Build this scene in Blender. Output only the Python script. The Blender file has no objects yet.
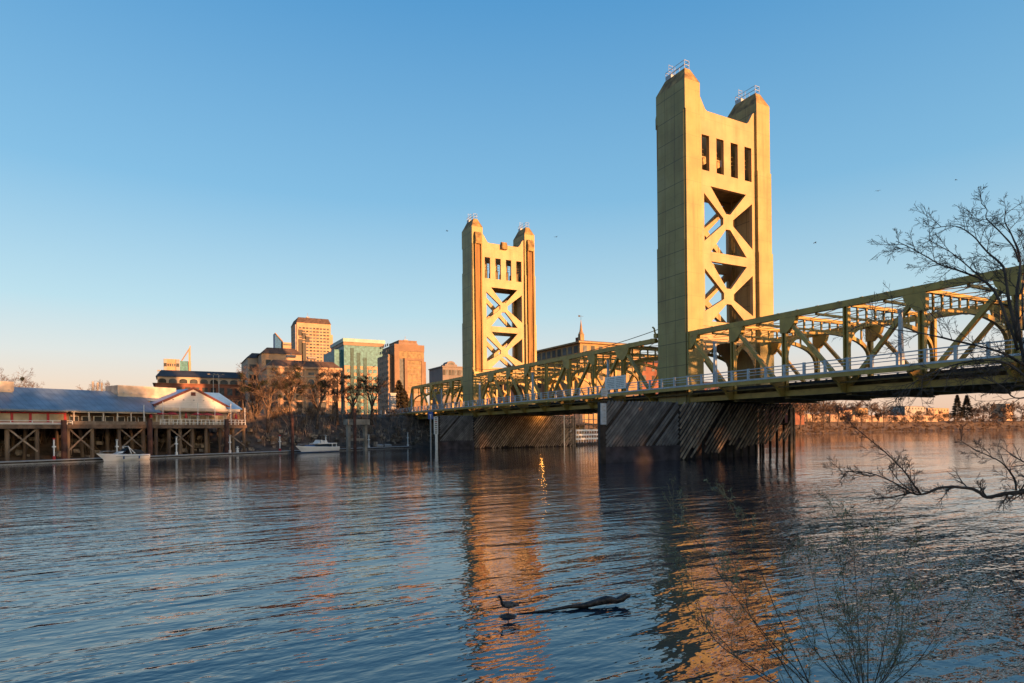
import bpy, bmesh, math, random
from mathutils import Vector, Matrix
from mathutils.geometry import tessellate_polygon
R = math.radians
rnd = random.Random(7)
S = bpy.context.scene
COL = S.collection

# ------------------------------------------------------------------ camera, sky, sun, exposure
CX, CY, CZ = -59.277, 57.569, 3.6
F, YAW, ROLL, HY = 628.75, -28.493, 0.61, 431.06
cam = bpy.data.cameras.new('camera'); camo = bpy.data.objects.new('camera', cam); COL.objects.link(camo)
cam.sensor_width = 36; cam.lens = F / 1024 * 36; cam.shift_y = (HY - 341.5) / 1024
cam.clip_start = 0.1; cam.clip_end = 12000
camo.location = (CX, CY, CZ)
camo.rotation_mode = 'XYZ'
camo.matrix_world = (Matrix.Translation((CX, CY, CZ)) @ Matrix.Rotation(R(YAW - 90), 4, 'Z') @
                     Matrix.Rotation(R(90), 4, 'X') @ Matrix.Rotation(R(-ROLL), 4, 'Z'))
S.camera = camo
SUN_EL, SUN_OFF = 4.6, 21.0            # low evening sun, a little south of the bridge axis, behind the camera
world = bpy.data.worlds.new('World'); S.world = world; world.use_nodes = True
wn = world.node_tree.nodes; wl = world.node_tree.links
sky = wn.new('ShaderNodeTexSky'); sky.sky_type = 'NISHITA'; sky.sun_disc = False
sky.sun_elevation = R(SUN_EL)
SD = Vector((-math.cos(R(SUN_OFF)) * math.cos(R(SUN_EL)), -math.sin(R(SUN_OFF)) * math.cos(R(SUN_EL)), math.sin(R(SUN_EL))))
sky.sun_rotation = math.atan2(SD.x, SD.y)
sky.altitude = 0; sky.air_density = 1.0; sky.dust_density = 1.6; sky.ozone_density = 2.0
bg = wn['Background']; bg.inputs['Strength'].default_value = 0.15
# evening tint of the clear sky away from the sun: peach at the horizon, deeper blue overhead
def wnode(t, **k):
    n_ = wn.new(t)
    for a, b in k.items(): setattr(n_, a, b)
    return n_
wtc = wnode('ShaderNodeTexCoord'); wsp = wnode('ShaderNodeSeparateXYZ'); wl.new(wtc.outputs['Generated'], wsp.inputs[0])
wrp = wnode('ShaderNodeValToRGB'); wl.new(wsp.outputs['Z'], wrp.inputs[0])
SKYC = [(0.0, (.66, .42, .30)), (.055, (.70, .51, .40)), (.11, (.56, .56, .55)), (.18, (.37, .53, .60)), (.34, (.165, .375, .56)), (.57, (.06, .24, .475)), (1.0, (.02, .12, .34))]
el = wrp.color_ramp.elements
while len(el) < len(SKYC): el.new(.5)
for e_, (p_, c_) in zip(el, SKYC): e_.position = p_; e_.color = (*c_, 1)
wmu = wnode('ShaderNodeMix', data_type='RGBA', blend_type='MULTIPLY'); wmu.inputs['Factor'].default_value = 1
SKYGAIN = 4.0
wl.new(wrp.outputs[0], wmu.inputs['A']); wmu.inputs['B'].default_value = (SKYGAIN, SKYGAIN, SKYGAIN, 1)
wmr = wnode('ShaderNodeMapRange'); wmr.inputs[1].default_value = -.5; wmr.inputs[2].default_value = .35; wmr.inputs[3].default_value = 0; wmr.inputs[4].default_value = .85; wl.new(wsp.outputs['X'], wmr.inputs[0])
wmx = wnode('ShaderNodeMix', data_type='RGBA'); wl.new(wmr.outputs[0], wmx.inputs['Factor']); wl.new(sky.outputs[0], wmx.inputs['A']); wl.new(wmu.outputs['Result'], wmx.inputs['B'])
wl.new(wmx.outputs['Result'], bg.inputs['Color'])
sun = bpy.data.lights.new('sun', 'SUN'); suno = bpy.data.objects.new('sun', sun); COL.objects.link(suno)
sun.energy = 5.0; sun.angle = R(0.55); sun.color = (1.0, 0.45, 0.17)
suno.rotation_euler = (-SD).to_track_quat('-Z', 'Y').to_euler()
suno.location = SD * 300
S.view_settings.view_transform = 'Standard'; S.view_settings.look = 'None'
S.view_settings.exposure = 1.22; S.view_settings.gamma = 1.0

# ------------------------------------------------------------------ surveying helpers (photograph pixel -> point of the place)
_y = R(YAW); FW = Vector((math.cos(_y), math.sin(_y), 0)); RT = Vector((math.sin(_y), -math.cos(_y), 0)); UP = Vector((0, 0, 1))
_r = R(ROLL); RT3 = RT * math.cos(_r) - UP * math.sin(_r); UP3 = UP * math.cos(_r) + RT * math.sin(_r)
CAM = Vector((CX, CY, CZ))
def ray(u, v): return FW + RT3 * ((u - 512) / F) - UP3 * ((v - HY) / F)
def D(u, v, d): return CAM + ray(u, v) * d
def onX(u, v, X): r = ray(u, v); return CAM + r * ((X - CX) / r.x)
def onY(u, v, Y): r = ray(u, v); return CAM + r * ((Y - CY) / r.y)
def onZ(u, v, Z=0): r = ray(u, v); return CAM + r * ((Z - CZ) / r.z)

# ------------------------------------------------------------------ mesh builder
class MB:
    def __init__(s): s.v = []; s.f = []
    def quad8(s, p):
        b = len(s.v); s.v += [tuple(q) for q in p]
        s.f += [(b, b+3, b+2, b+1), (b+4, b+5, b+6, b+7), (b, b+1, b+5, b+4), (b+1, b+2, b+6, b+5), (b+2, b+3, b+7, b+6), (b+3, b, b+4, b+7)]
        return s
    def box(s, x0, x1, y0, y1, z0, z1):
        x0, x1 = min(x0, x1), max(x0, x1); y0, y1 = min(y0, y1), max(y0, y1)
        return s.quad8([(x0,y0,z0),(x1,y0,z0),(x1,y1,z0),(x0,y1,z0),(x0,y0,z1),(x1,y0,z1),(x1,y1,z1),(x0,y1,z1)])
    def beam(s, p, q, w, h, up=(0,0,1)):
        p, q = Vector(p), Vector(q); d = (q - p).normalized(); up = Vector(up)
        if abs(d.dot(up)) > .98: up = Vector((1,0,0)) if abs(d.x) < .9 else Vector((0,1,0))
        a = d.cross(up).normalized() * (w/2); b = a.cross(d).normalized() * (h/2)
        return s.quad8([p-a-b, p+a-b, q+a-b, q-a-b, p-a+b, p+a+b, q+a+b, q-a+b])
    def tube(s, pts, rad, n=6, cap=True):
        pts = [Vector(p) for p in pts]
        if not hasattr(rad, '__len__'): rad = [rad] * len(pts)
        b = len(s.v); ref = None
        for i, p in enumerate(pts):
            t = (pts[min(i+1, len(pts)-1)] - pts[max(i-1, 0)])
            t = t.normalized() if t.length > 1e-9 else Vector((0,0,1))
            if ref is None: ref = Vector((0,0,1)) if abs(t.z) < .9 else Vector((1,0,0))
            a = t.cross(ref).normalized(); c = t.cross(a).normalized(); ref = -c if False else ref
            for k in range(n):
                an = 2*math.pi*k/n; s.v.append(tuple(p + (a*math.cos(an) + c*math.sin(an)) * rad[i]))
        for i in range(len(pts)-1):
            for k in range(n):
                k2 = (k+1) % n; s.f.append((b+i*n+k, b+i*n+k2, b+(i+1)*n+k2, b+(i+1)*n+k))
        if cap: s.f.append(tuple(b+k for k in reversed(range(n)))); e = b+(len(pts)-1)*n; s.f.append(tuple(e+k for k in range(n)))
        return s
    def prism(s, loops, fn0, fn1):
        """polygon with holes (2-D loops), fn0 / fn1 map (a, b) to the front and back point"""
        V2 = [[Vector((a, b, 0)) for a, b in lp] for lp in loops]
        tri = tessellate_polygon(V2); flat = [p for lp in loops for p in lp]
        b = len(s.v); n = len(flat)
        s.v += [tuple(fn0(*p)) for p in flat] + [tuple(fn1(*p)) for p in flat]
        for t in tri: s.f.append((b+t[0], b+t[1], b+t[2])); s.f.append((b+n+t[2], b+n+t[1], b+n+t[0]))
        k = b
        for lp in loops:
            m = len(lp)
            for i in range(m): j = (i+1) % m; s.f.append((k+i, k+j, k+n+j, k+n+i))
            k += m
        return s
    def quad(s, a, b, c, d):
        i = len(s.v); s.v += [tuple(a), tuple(b), tuple(c), tuple(d)]; s.f.append((i, i+1, i+2, i+3)); return s
    def loft(s, rings, close=True, cap=True):
        b = len(s.v); n = len(rings[0])
        for r_ in rings: s.v += [tuple(p) for p in r_]
        for i in range(len(rings)-1):
            for k in range(n if close else n-1):
                k2 = (k+1) % n; s.f.append((b+i*n+k, b+i*n+k2, b+(i+1)*n+k2, b+(i+1)*n+k))
        if cap and close: s.f.append(tuple(b+k for k in reversed(range(n)))); e = b+(len(rings)-1)*n; s.f.append(tuple(e+k for k in range(n)))
        return s
    def build(s, name, mat, parent=None, smooth=False, label=None, recalc=True):
        me = bpy.data.meshes.new(name); me.from_pydata(s.v, [], s.f)
        if recalc and len(s.f) < 60000:
            bm = bmesh.new(); bm.from_mesh(me); bmesh.ops.recalc_face_normals(bm, faces=bm.faces[:]); bm.to_mesh(me); bm.free()
        if smooth:
            for p in me.polygons: p.use_smooth = True
        me.materials.append(mat)
        o = bpy.data.objects.new(name, me); COL.objects.link(o)
        if parent: o.parent = parent
        if label: o['label'] = label
        return o
def tag(o, label, cat, group=None, kind=None):
    if label: o['label'] = label
    if cat: o['category'] = cat
    if group: o['group'] = group
    if kind: o['kind'] = kind
    return o
def thing(name, label, cat, loc=(0,0,0), rz=0, group=None):
    o = bpy.data.objects.new(name, None); COL.objects.link(o); o.empty_display_size = .5
    o.location = loc; o.rotation_euler = (0, 0, rz)
    return tag(o, label, cat, group)
def struct(o): o['kind'] = 'structure'; return o
def copy_tree(o, parent=None):
    c = o.copy(); COL.objects.link(c)
    if parent: c.parent = parent
    for ch in list(o.children): copy_tree(ch, c)
    return c

# ------------------------------------------------------------------ materials
def mat(name, col, rough=.6, var=.15, scale=1.5, bump=0., metal=0., col2=None, stretch=(1,1,1), spec=None, coord='Object', detail=5):
    m = bpy.data.materials.new(name); m.use_nodes = True; n = m.node_tree.nodes; l = m.node_tree.links
    b = n['Principled BSDF']; b.inputs['Roughness'].default_value = rough; b.inputs['Metallic'].default_value = metal
    if spec is not None: b.inputs['Specular IOR Level'].default_value = spec
    tc = n.new('ShaderNodeTexCoord'); mp = n.new('ShaderNodeMapping'); mp.inputs['Scale'].default_value = stretch
    nz = n.new('ShaderNodeTexNoise'); nz.inputs['Scale'].default_value = scale; nz.inputs['Detail'].default_value = detail
    l.new(tc.outputs[coord], mp.inputs[0]); l.new(mp.outputs[0], nz.inputs['Vector'])
    rp = n.new('ShaderNodeValToRGB'); c2 = col2 or tuple(c*(1-2*var) for c in col); c1 = col if col2 else tuple(min(1, c*(1+var)) for c in col)
    rp.color_ramp.elements[0].position = .35; rp.color_ramp.elements[1].position = .68
    rp.color_ramp.elements[0].color = (*c2, 1); rp.color_ramp.elements[1].color = (*c1, 1)
    l.new(nz.outputs['Fac'], rp.inputs[0]); l.new(rp.outputs[0], b.inputs['Base Color'])
    if bump:
        bp = n.new('ShaderNodeBump'); bp.inputs['Strength'].default_value = .6; bp.inputs['Distance'].default_value = bump
        l.new(nz.outputs['Fac'], bp.inputs['Height']); l.new(bp.outputs[0], b.inputs['Normal'])
    m['out'] = rp.name
    return m
def overlay(m, fac_builder, col, amount=1.0):
    """mix a second colour into the base colour where the mask built by fac_builder is on"""
    n = m.node_tree.nodes; l = m.node_tree.links; b = n['Principled BSDF']
    src = b.inputs['Base Color'].links[0].from_socket
    mx = n.new('ShaderNodeMix'); mx.data_type = 'RGBA'
    fac = fac_builder(n, l)
    ml = n.new('ShaderNodeMath'); ml.operation = 'MULTIPLY'; ml.inputs[1].default_value = amount; l.new(fac, ml.inputs[0])
    l.new(ml.outputs[0], mx.inputs['Factor']); l.new(src, mx.inputs['A']); mx.inputs['B'].default_value = (*col, 1)
    l.new(mx.outputs['Result'], b.inputs['Base Color']); return m
def lines(axis, period, width, phase=0., face=False):
    def f(n, l):
        tc = n.new('ShaderNodeTexCoord'); sp = n.new('ShaderNodeSeparateXYZ'); l.new(tc.outputs['Object'], sp.inputs[0])
        a = n.new('ShaderNodeMath'); a.operation = 'ADD'; a.inputs[1].default_value = phase; l.new(sp.outputs[axis], a.inputs[0])
        d = n.new('ShaderNodeMath'); d.operation = 'DIVIDE'; d.inputs[1].default_value = period; l.new(a.outputs[0], d.inputs[0])
        fr = n.new('ShaderNodeMath'); fr.operation = 'FRACT'; l.new(d.outputs[0], fr.inputs[0])
        lt = n.new('ShaderNodeMath'); lt.operation = 'LESS_THAN'; lt.inputs[1].default_value = width/period; l.new(fr.outputs[0], lt.inputs[0])
        if not face: return lt.outputs[0]
        ge = n.new('ShaderNodeNewGeometry'); s2 = n.new('ShaderNodeSeparateXYZ'); l.new(ge.outputs['True Normal'], s2.inputs[0])
        ab = n.new('ShaderNodeMath'); ab.operation = 'ABSOLUTE'; l.new(s2.outputs[1], ab.inputs[0])
        ad = n.new('ShaderNodeMath'); ad.operation = 'MULTIPLY_ADD'; ad.inputs[1].default_value = .8; ad.inputs[2].default_value = .2; l.new(ab.outputs[0], ad.inputs[0])
        mu = n.new('ShaderNodeMath'); mu.operation = 'MULTIPLY'; l.new(lt.outputs[0], mu.inputs[0]); l.new(ad.outputs[0], mu.inputs[1])
        return mu.outputs[0]
    return f
def noise_mask(scale, lo, hi, stretch=(1,1,1)):
    def f(n, l):
        tc = n.new('ShaderNodeTexCoord'); mp = n.new('ShaderNodeMapping'); mp.inputs['Scale'].default_value = stretch
        nz = n.new('ShaderNodeTexNoise'); nz.inputs['Scale'].default_value = scale; nz.inputs['Detail'].default_value = 6
        mr = n.new('ShaderNodeMapRange'); mr.inputs[1].default_value = lo; mr.inputs[2].default_value = hi
        l.new(tc.outputs['Object'], mp.inputs[0]); l.new(mp.outputs[0], nz.inputs['Vector']); l.new(nz.outputs['Fac'], mr.inputs[0])
        return mr.outputs[0]
    return f
def glass(name, col, rough=.08, metal=.0):
    m = mat(name, col, .45, .2, .6, spec=.12); return m

M = {}
GOLD = (.315, .26, .09)
M['tower'] = mat('gold_tower_paint', GOLD, .55, .10, .35, bump=.01)
overlay(M['tower'], noise_mask(1.1, .52, .75, (1, 1, .06)), (.19, .12, .04), .7)
overlay(M['tower'], noise_mask(.35, .52, .72), (.31, .26, .12), .6)
overlay(M['tower'], noise_mask(5, .62, .75, (1, 1, .3)), (.20, .12, .04), .5)
overlay(M['tower'], lines(2, 2.93, .10, 0, True), (.09, .075, .035), .8)
overlay(M['tower'], lines(0, 1.79, .09, -.06), (.10, .08, .035), .7)
overlay(M['tower'], lines(2, 1.465, .05, 0, True), (.14, .11, .05), .4)
overlay(M['tower'], lines(1, 1.3, .05, .63), (.16, .11, .04), .3)
M['panel'] = mat('gold_panel_paint', (.40, .285, .135), .55, .10, .4, bump=.008)
overlay(M['panel'], noise_mask(1.0, .52, .75, (1, 1, .07)), (.25, .15, .05), .55)
overlay(M['panel'], noise_mask(.5, .55, .7), (.36, .28, .15), .5)
overlay(M['panel'], lines(2, 2.93, .05), (.2, .14, .05), .4)
M['rust'] = mat('rusty_guide_paint', (.26, .13, .03), .7, .25, 1.2, stretch=(1, 1, .1))
M['truss'] = mat('gold_truss_paint', (.40, .272, .06), .5, .12, .9, bump=.01)
overlay(M['truss'], noise_mask(2.2, .58, .72), (.16, .09, .035), .6)
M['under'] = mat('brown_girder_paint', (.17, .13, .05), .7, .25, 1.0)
M['capst'] = mat('weathered_cap', (.30, .20, .075), .8, .3, 1.0)
M['rail'] = mat('blue_grey_railing_paint', (.42, .48, .54), .5, .1, 2)
M['asphalt'] = mat('asphalt', (.05, .05, .05), .9, .2, 4)
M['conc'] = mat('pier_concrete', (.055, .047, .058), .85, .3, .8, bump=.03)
M['conc_l'] = mat('pale_concrete', (.30, .27, .23), .85, .2, .8, bump=.02)
M['plank'] = mat('grey_plank', (.19, .182, .18), .85, .35, .9, col2=(.10, .095, .095), bump=.02)
def island_tint(m, lo, hi):
    n = m.node_tree.nodes; l = m.node_tree.links; b = n['Principled BSDF']; src = b.inputs['Base Color'].links[0].from_socket
    ge = n.new('ShaderNodeNewGeometry'); oi = n.new('ShaderNodeObjectInfo'); ad = n.new('ShaderNodeMath'); l.new(ge.outputs['Random Per Island'], ad.inputs[0]); l.new(oi.outputs['Random'], ad.inputs[1])
    fr = n.new('ShaderNodeMath'); fr.operation = 'FRACT'; l.new(ad.outputs[0], fr.inputs[0])
    mr = n.new('ShaderNodeMapRange'); mr.inputs[3].default_value = lo; mr.inputs[4].default_value = hi; l.new(fr.outputs[0], mr.inputs[0])
    mx = n.new('ShaderNodeMix'); mx.data_type = 'RGBA'; mx.blend_type = 'MULTIPLY'; mx.inputs['Factor'].default_value = 1; l.new(src, mx.inputs['A']); l.new(mr.outputs[0], mx.inputs['B']); l.new(mx.outputs['Result'], b.inputs['Base Color'])
    return m
island_tint(M['plank'], .7, 1.2)
M['timber'] = mat('brown_timber', (.36, .275, .205), .8, .35, 1.3, col2=(.18, .13, .095), bump=.02)
island_tint(M['timber'], .55, 1.3)
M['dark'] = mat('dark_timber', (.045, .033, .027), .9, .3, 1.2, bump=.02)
M['pile'] = mat('pile_wood', (.23, .16, .105), .85, .3, .9, col2=(.09, .06, .045), bump=.03, stretch=(1, 1, .25))
M['redpile'] = mat('rusty_pile', (.10, .045, .035), .85, .3, .9, bump=.03)
M['white'] = mat('white_paint', (.78, .78, .76), .5, .06, 2)
M['gray'] = mat('grey_paint', (.35, .36, .37), .6, .1, 2)
M['blue'] = mat('blue_sign', (.02, .10, .42), .4, .05, 2)
M['red'] = mat('red_paint', (.45, .02, .03), .5, .15, 2)
M['cream'] = mat('cream_siding', (.62, .53, .44), .7, .1, 1.0)
overlay(M['cream'], lines(2, .3, .03), (.35, .3, .26), .4)
M['gablew'] = mat('white_gable_siding', (.72, .68, .64), .7, .05, 1.0)
overlay(M['gablew'], lines(2, .3, .04), (.4, .36, .33), .4)
M['roofblue'] = mat('blue_metal_roof', (.15, .22, .31), .45, .15, .5)
overlay(M['roofblue'], lines(0, .9, .09), (.05, .085, .14), .6)
overlay(M['roofblue'], noise_mask(.5, .55, .7, (1, .3, 1)), (.17, .19, .22), .5)
M['skyroof'] = mat('light_blue_roof', (.15, .33, .58), .5, .12, .5)
M['dormer'] = mat('pale_dormer', (.50, .43, .36), .8, .18, .7)
M['deckwood'] = mat('deck_wood', (.17, .11, .075), .85, .25, 1.2, bump=.02)
M['brown'] = mat('brown_trim', (.12, .03, .025), .6, .2, 2)
M['wglass'] = glass('cafe_window_glass', (.46, .38, .27), .1)  # cream base colour stands in for curtains and reflected light
M['black'] = mat('black_trim', (.02, .02, .022), .6, .2, 2)
M['water'] = None

# ------------------------------------------------------------------ water
def water_mat():
    m = bpy.data.materials.new('river_water'); m.use_nodes = True; n = m.node_tree.nodes; l = m.node_tree.links
    b = n['Principled BSDF']; b.inputs['Base Color'].default_value = (.006, .020, .034, 1)
    b.inputs['Roughness'].default_value = .03; b.inputs['IOR'].default_value = 2.0
    tc = n.new('ShaderNodeTexCoord')
    def nz(scale, stretch, rot, det=3, rough=.5, dist=0.):
        mp = n.new('ShaderNodeMapping'); mp.inputs['Rotation'].default_value = (0, 0, rot); mp.inputs['Scale'].default_value = stretch
        t = n.new('ShaderNodeTexNoise'); t.inputs['Scale'].default_value = scale; t.inputs['Detail'].default_value = det
        t.inputs['Roughness'].default_value = rough; t.inputs['Distortion'].default_value = dist
        l.new(tc.outputs['Object'], mp.inputs[0]); l.new(mp.outputs[0], t.inputs['Vector']); return t.outputs['Fac']
    def mul(a, v):
        k = n.new('ShaderNodeMath'); k.operation = 'MULTIPLY'; l.new(a, k.inputs[0])
        if isinstance(v, (int, float)): k.inputs[1].default_value = v
        else: l.new(v, k.inputs[1])
        return k.outputs[0]
    def add(a, c):
        k = n.new('ShaderNodeMath'); k.operation = 'ADD'; l.new(a, k.inputs[0]); l.new(c, k.inputs[1]); return k.outputs[0]
    rot = R(28.5 - 12)
    patch = n.new('ShaderNodeMapRange'); patch.inputs[1].default_value = .35; patch.inputs[2].default_value = .65
    patch.inputs[3].default_value = .45; patch.inputs[4].default_value = 1.55
    l.new(nz(.07, (1, .3, 1), rot + R(6), 4, .6, .8), patch.inputs[0])
    big = mul(nz(.5, (1, .27, 1), rot, 3, .5, .9), .066)
    mid = mul(nz(1.6, (1, .3, 1), rot + R(9), 3, .5, .3), .052)
    sml = mul(nz(4.6, (1, .6, 1), rot - R(7), 2, .5), .0145)
    calm = n.new('ShaderNodeMapRange'); spx = n.new('ShaderNodeSeparateXYZ'); l.new(tc.outputs['Object'], spx.inputs[0]); l.new(spx.outputs['X'], calm.inputs[0])
    calm.inputs[1].default_value = -45; calm.inputs[2].default_value = 35; calm.inputs[3].default_value = 1.15; calm.inputs[4].default_value = .38     # sheltered water under the east bank
    h = mul(mul(add(add(big, mid), sml), patch.outputs[0]), calm.outputs[0])
    bp = n.new('ShaderNodeBump'); bp.inputs['Strength'].default_value = 1.0; bp.inputs['Distance'].default_value = 1.0
    l.new(h, bp.inputs['Height']); l.new(bp.outputs[0], b.inputs['Normal'])
    return m
M['water'] = water_mat()
w = MB(); w.quad((-1500, -2500, 0), (2500, -2500, 0), (2500, 2500, 0), (-1500, 2500, 0))
struct(w.build('water', M['water'], recalc=False))

# ------------------------------------------------------------------ ground: both banks
M['ground'] = mat('dry_earth', (.09, .07, .05), .95, .3, .08, col2=(.045, .042, .028), bump=.1, detail=8)
M['mud'] = mat('bank_earth', (.15, .105, .075), .95, .4, .6, col2=(.05, .038, .03), bump=.15, detail=8)
def bank(name, line, side, profile, material, jit=.0):
    m = MB(); rows = []
    P = [Vector((a, b, 0)) for a, b in line]
    Q = []
    for i in range(len(P)-1):
        k = max(1, int((P[i+1]-P[i]).length / 7))
        for j in range(k): Q.append(P[i].lerp(P[i+1], j/k))
    Q.append(P[-1])
    for i, p in enumerate(Q):
        t = (Q[min(i+4, len(Q)-1)] - Q[max(i-4, 0)]).normalized(); nr = Vector((t.y, -t.x, 0)) * side
        row = []
        for off, z in profile:
            w_ = rnd.uniform(-jit, jit) if 0 < off < 30 else 0
            row.append(p + nr*(off + w_) + Vector((0, 0, z + (rnd.uniform(-.35, .35) if .5 < z < 7 else 0))))
        rows.append(row)
    m.loft(rows, close=False); o = m.build(name, material, recalc=False); struct(o); return o
EAST = [(60, 1500), (44, 300), (41, 130), (44.5, 88), (52, 70), (66, 45), (74, 28), (84, 8), (90, -20), (98, -60), (130, -160), (190, -276), (228, -450), (222, -590), (170, -800), (20, -1000), (-400, -1200), (-1500, -1500)]
bank('ground', EAST, -1, [(-10, -3), (0, -.15), (4, 1.3), (9, 4.2), (14, 7.4), (19, 8.3), (60, 8.5), (2200, 8.5)], M['mud'], .8)
WEST = [(-47, 1500), (-45, 200), (-46.2, 70), (-49.2, 60.5), (-51.6, 55), (-54.2, 49.5), (-55.4, 46), (-57.5, 36), (-61, 10), (-66, -40), (-80, -200), (-120, -500), (-500, -1050), (-1500, -1300)]
bank('west_bank', WEST, 1, [(-8, -2.5), (0, -.1), (3, .9), (7, 2.0), (30, 4), (60, 5), (1500, 5)], M['mud'], .3)


# ------------------------------------------------------------------ the bridge
L, W, PW = 5.36, 15.7, 2.6
bridge = thing('lift_bridge', 'golden steel vertical lift bridge with two tall towers crossing the river', 'bridge', (0, 0, 0))
def frustum(m, x0, x1, y0, y1, z0, z1, i):
    return m.quad8([(x0,y0,z0),(x1,y0,z0),(x1,y1,z0),(x0,y1,z0),(x0+i,y0+i,z1),(x1-i,y0+i,z1),(x1-i,y1-i,z1),(x0+i,y1-i,z1)])
def make_tower(x0, gside, label):
    t = bpy.data.objects.new('tower', None); COL.objects.link(t); t.parent = bridge; t.location = (x0, 0, 0); t['label'] = label
    for k, yN in enumerate((0, -W + PW)):
        yS = yN - PW; e = .09
        m = MB()
        # stages step slightly outwards towards the base, a notch runs down both north corners
        st = [(6.6, 27.7, 2*e), (27.7, 38.8, e), (38.8, 48.1, 0)]
        for z0, z1, g in st:
            if z1 > 48: z1 = 48.1
            x_a, x_b = -g, L + g; y_a, y_b = (yS, yN + g) if k == 0 else (yS - g, yN)
            zn = min(z1, 44.3)
            c = .34
            if k == 0:
                # plan with two re-entrant corners on the north side
                lp = [(x_a, y_a), (x_b, y_a), (x_b, y_b - c), (x_b - c*.8, y_b - c), (x_b - c*.8, y_b), (x_a + c*.8, y_b), (x_a + c*.8, y_b - c*.35), (x_a, y_b - c*.35)]
                m.prism([lp], lambda a, b, z=z0: (a, b, z), lambda a, b, z=zn: (a, b, z))
                if zn < z1: m.box(x_a, x_b, y_a, y_b, zn, z1)
            else:
                m.box(x_a, x_b, y_a, y_b, z0, z1)
        m.build('pylon', M['tower'], t)
        c = MB(); frustum(c, 0, L, yS, yN, 48.1, 50.0, .85); cap = c.build('pylon_cap', M['capst'], t)
        rl = MB(); a0, a1, b0, b1 = .95, L - .95, yS + .95, yN - .95
        b0, b1 = yS + .9, yN - .9
        for px, py in ((a0,b0),(a1,b0),(a0,b1),(a1,b1),((a0+a1)/2,b0),((a0+a1)/2,b1)): rl.tube([(px,py,50),(px,py,51.1)], .035, 5)
        for z in (50.55, 51.1):
            for p, q in (((a0,b0),(a1,b0)),((a1,b0),(a1,b1)),((a1,b1),(a0,b1)),((a0,b1),(a0,b0))): rl.tube([(*p,z),(*q,z)], .035, 5)
        rl.build('cap_railing', M['rail'], t)
        lad = MB(); lx = L*.72
        for dy in (-.35, .35): lad.tube([(lx, (yN+yS)/2+dy, 49.9), (lx, (yN+yS)/2+dy, 52.0)], .03, 4)
        for z in (50.3, 50.7, 51.1, 51.5, 51.9): lad.tube([(lx, (yN+yS)/2-.35, z), (lx, (yN+yS)/2+.35, z)], .03, 4)
        lad.box(lx-.5, lx+.5, (yN+yS)/2-.45, (yN+yS)/2+.45, 50.0, 50.5)
        lad.build('roof_ladder', M['rail'], t)
        # lift guide: recessed rusty channel with a hood at its head on the face that looks at the lift span
        gx = -.0 if gside < 0 else L
        ym = (yN + yS)/2; sg = -1 if gside < 0 else 1
        g = MB(); g.box(gx + sg*.20, gx + sg*.26, ym - .62, ym + .62, 16.5, 44.2)
        for dy in (-.68, .68): g.box(gx + sg*.19, gx + sg*.52, ym + dy - .11, ym + dy + .11, 16.5, 44.4)
        g.build('lift_guide', M['rust'], t)
        hd = MB(); hd.prism([[(0, 44.2), (.75, 44.2), (.75, 45.6), (.45, 46.6), (0, 46.9)]], lambda a, b: (gx + sg*(a+.005), ym-.75, b), lambda a, b: (gx + sg*(a+.005), ym+.75, b))
        hd.build('guide_hood', M['capst'], t)
    # the two pierced panels between the pylons
    y_l, y_r = -PW, -W + PW
    def P(y): return y
    ext = []
    ztop = 45.0
    ext = [(y_l, 17.0), (y_l, 46.9), (y_l - .45, 46.5), (y_l - .8, 45.9), (y_l - 1.25, 45.2), (y_l - 1.6, ztop), (y_r + 1.6, ztop), (y_r + 1.25, 45.2), (y_r + .8, 45.9), (y_r + .45, 46.5), (y_r, 46.9), (y_r, 17.0)]
    holes = []
    for k in range(4):
        ya = -3.18 - k*2.63; holes.append([(ya, 37.2), (ya - 1.35, 37.2), (ya - 1.35, 41.8), (ya, 41.8)])
    yc = -W/2; hl, hr = -3.5, -12.45
    def xopen(zt, zb, zc, q=0.):
        if q: return [[(hl - .55, zt), (yc, zc + .62), (hr + .55, zt)], [(hl - .55, zb), (hr + .55, zb), (yc, zc - .62)], [(hl, zt - .55), (hl, zb + .55), (yc + .6, zc)], [(hr, zt - .55), (yc - .6, zc), (hr, zb + .55)]]
        wv = .62
        s = (zt - zb) / abs(hl - hr)
        return [
            [(hl - 1.35, zt), (yc, zc + 1.05), (hr + 1.35, zt)] if False else [(hl - 1.15, zt), (yc + .4, zc + 1.0), (yc - .4, zc + 1.0), (hr + 1.15, zt)],
            [(hl - 1.15, zb), (hr + 1.15, zb), (yc - .4, zc - 1.05), (yc + .4, zc - 1.05)],
            [(hl, zt - 1.05), (hl, zb + 1.25), (yc + .9, zc - .45), (yc + .9, zc + .35)],
            [(hr, zt - 1.05), (yc - .9, zc + .35), (yc - .9, zc - .45), (hr, zb + 1.25)]]
    front = holes + xopen(35.3, 26.75, 31.1) + xopen(25.5, 16.9 + .75, 21.2); rear = holes + xopen(35.3, 26.75, 31.1, 1) + xopen(25.5, 17.65, 21.4, 1)
    for xa, xb in ((.35, .85), (L - .85, L - .35)):
        m = MB(); m.prism([ext] + (front if xa < 1 else rear), lambda a, b: (xa, a, b), lambda a, b: (xb, a, b))
        m.build('cross_panel', M['panel'], t)
        # portal arch under the panel
        n = 22; arch = []
        for i in range(n + 1):
            an = math.pi * i / n; arch.append((yc + 5.05*math.cos(an), 9.8 + 5.2*math.sin(an)**.8))
        lp = [(y_l - .02, 8.6), (y_l - .02, 16.98), (y_r + .02, 16.98), (y_r + .02, 8.6), (yc - 5.05, 8.6)] + arch[::-1] + [(yc + 5.05, 8.6)]
        m = MB(); m.prism([lp], lambda a, b: (xa + .06, a, b), lambda a, b: (xb - .06, a, b)); m.build('portal_arch', M['panel'], t)
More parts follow.
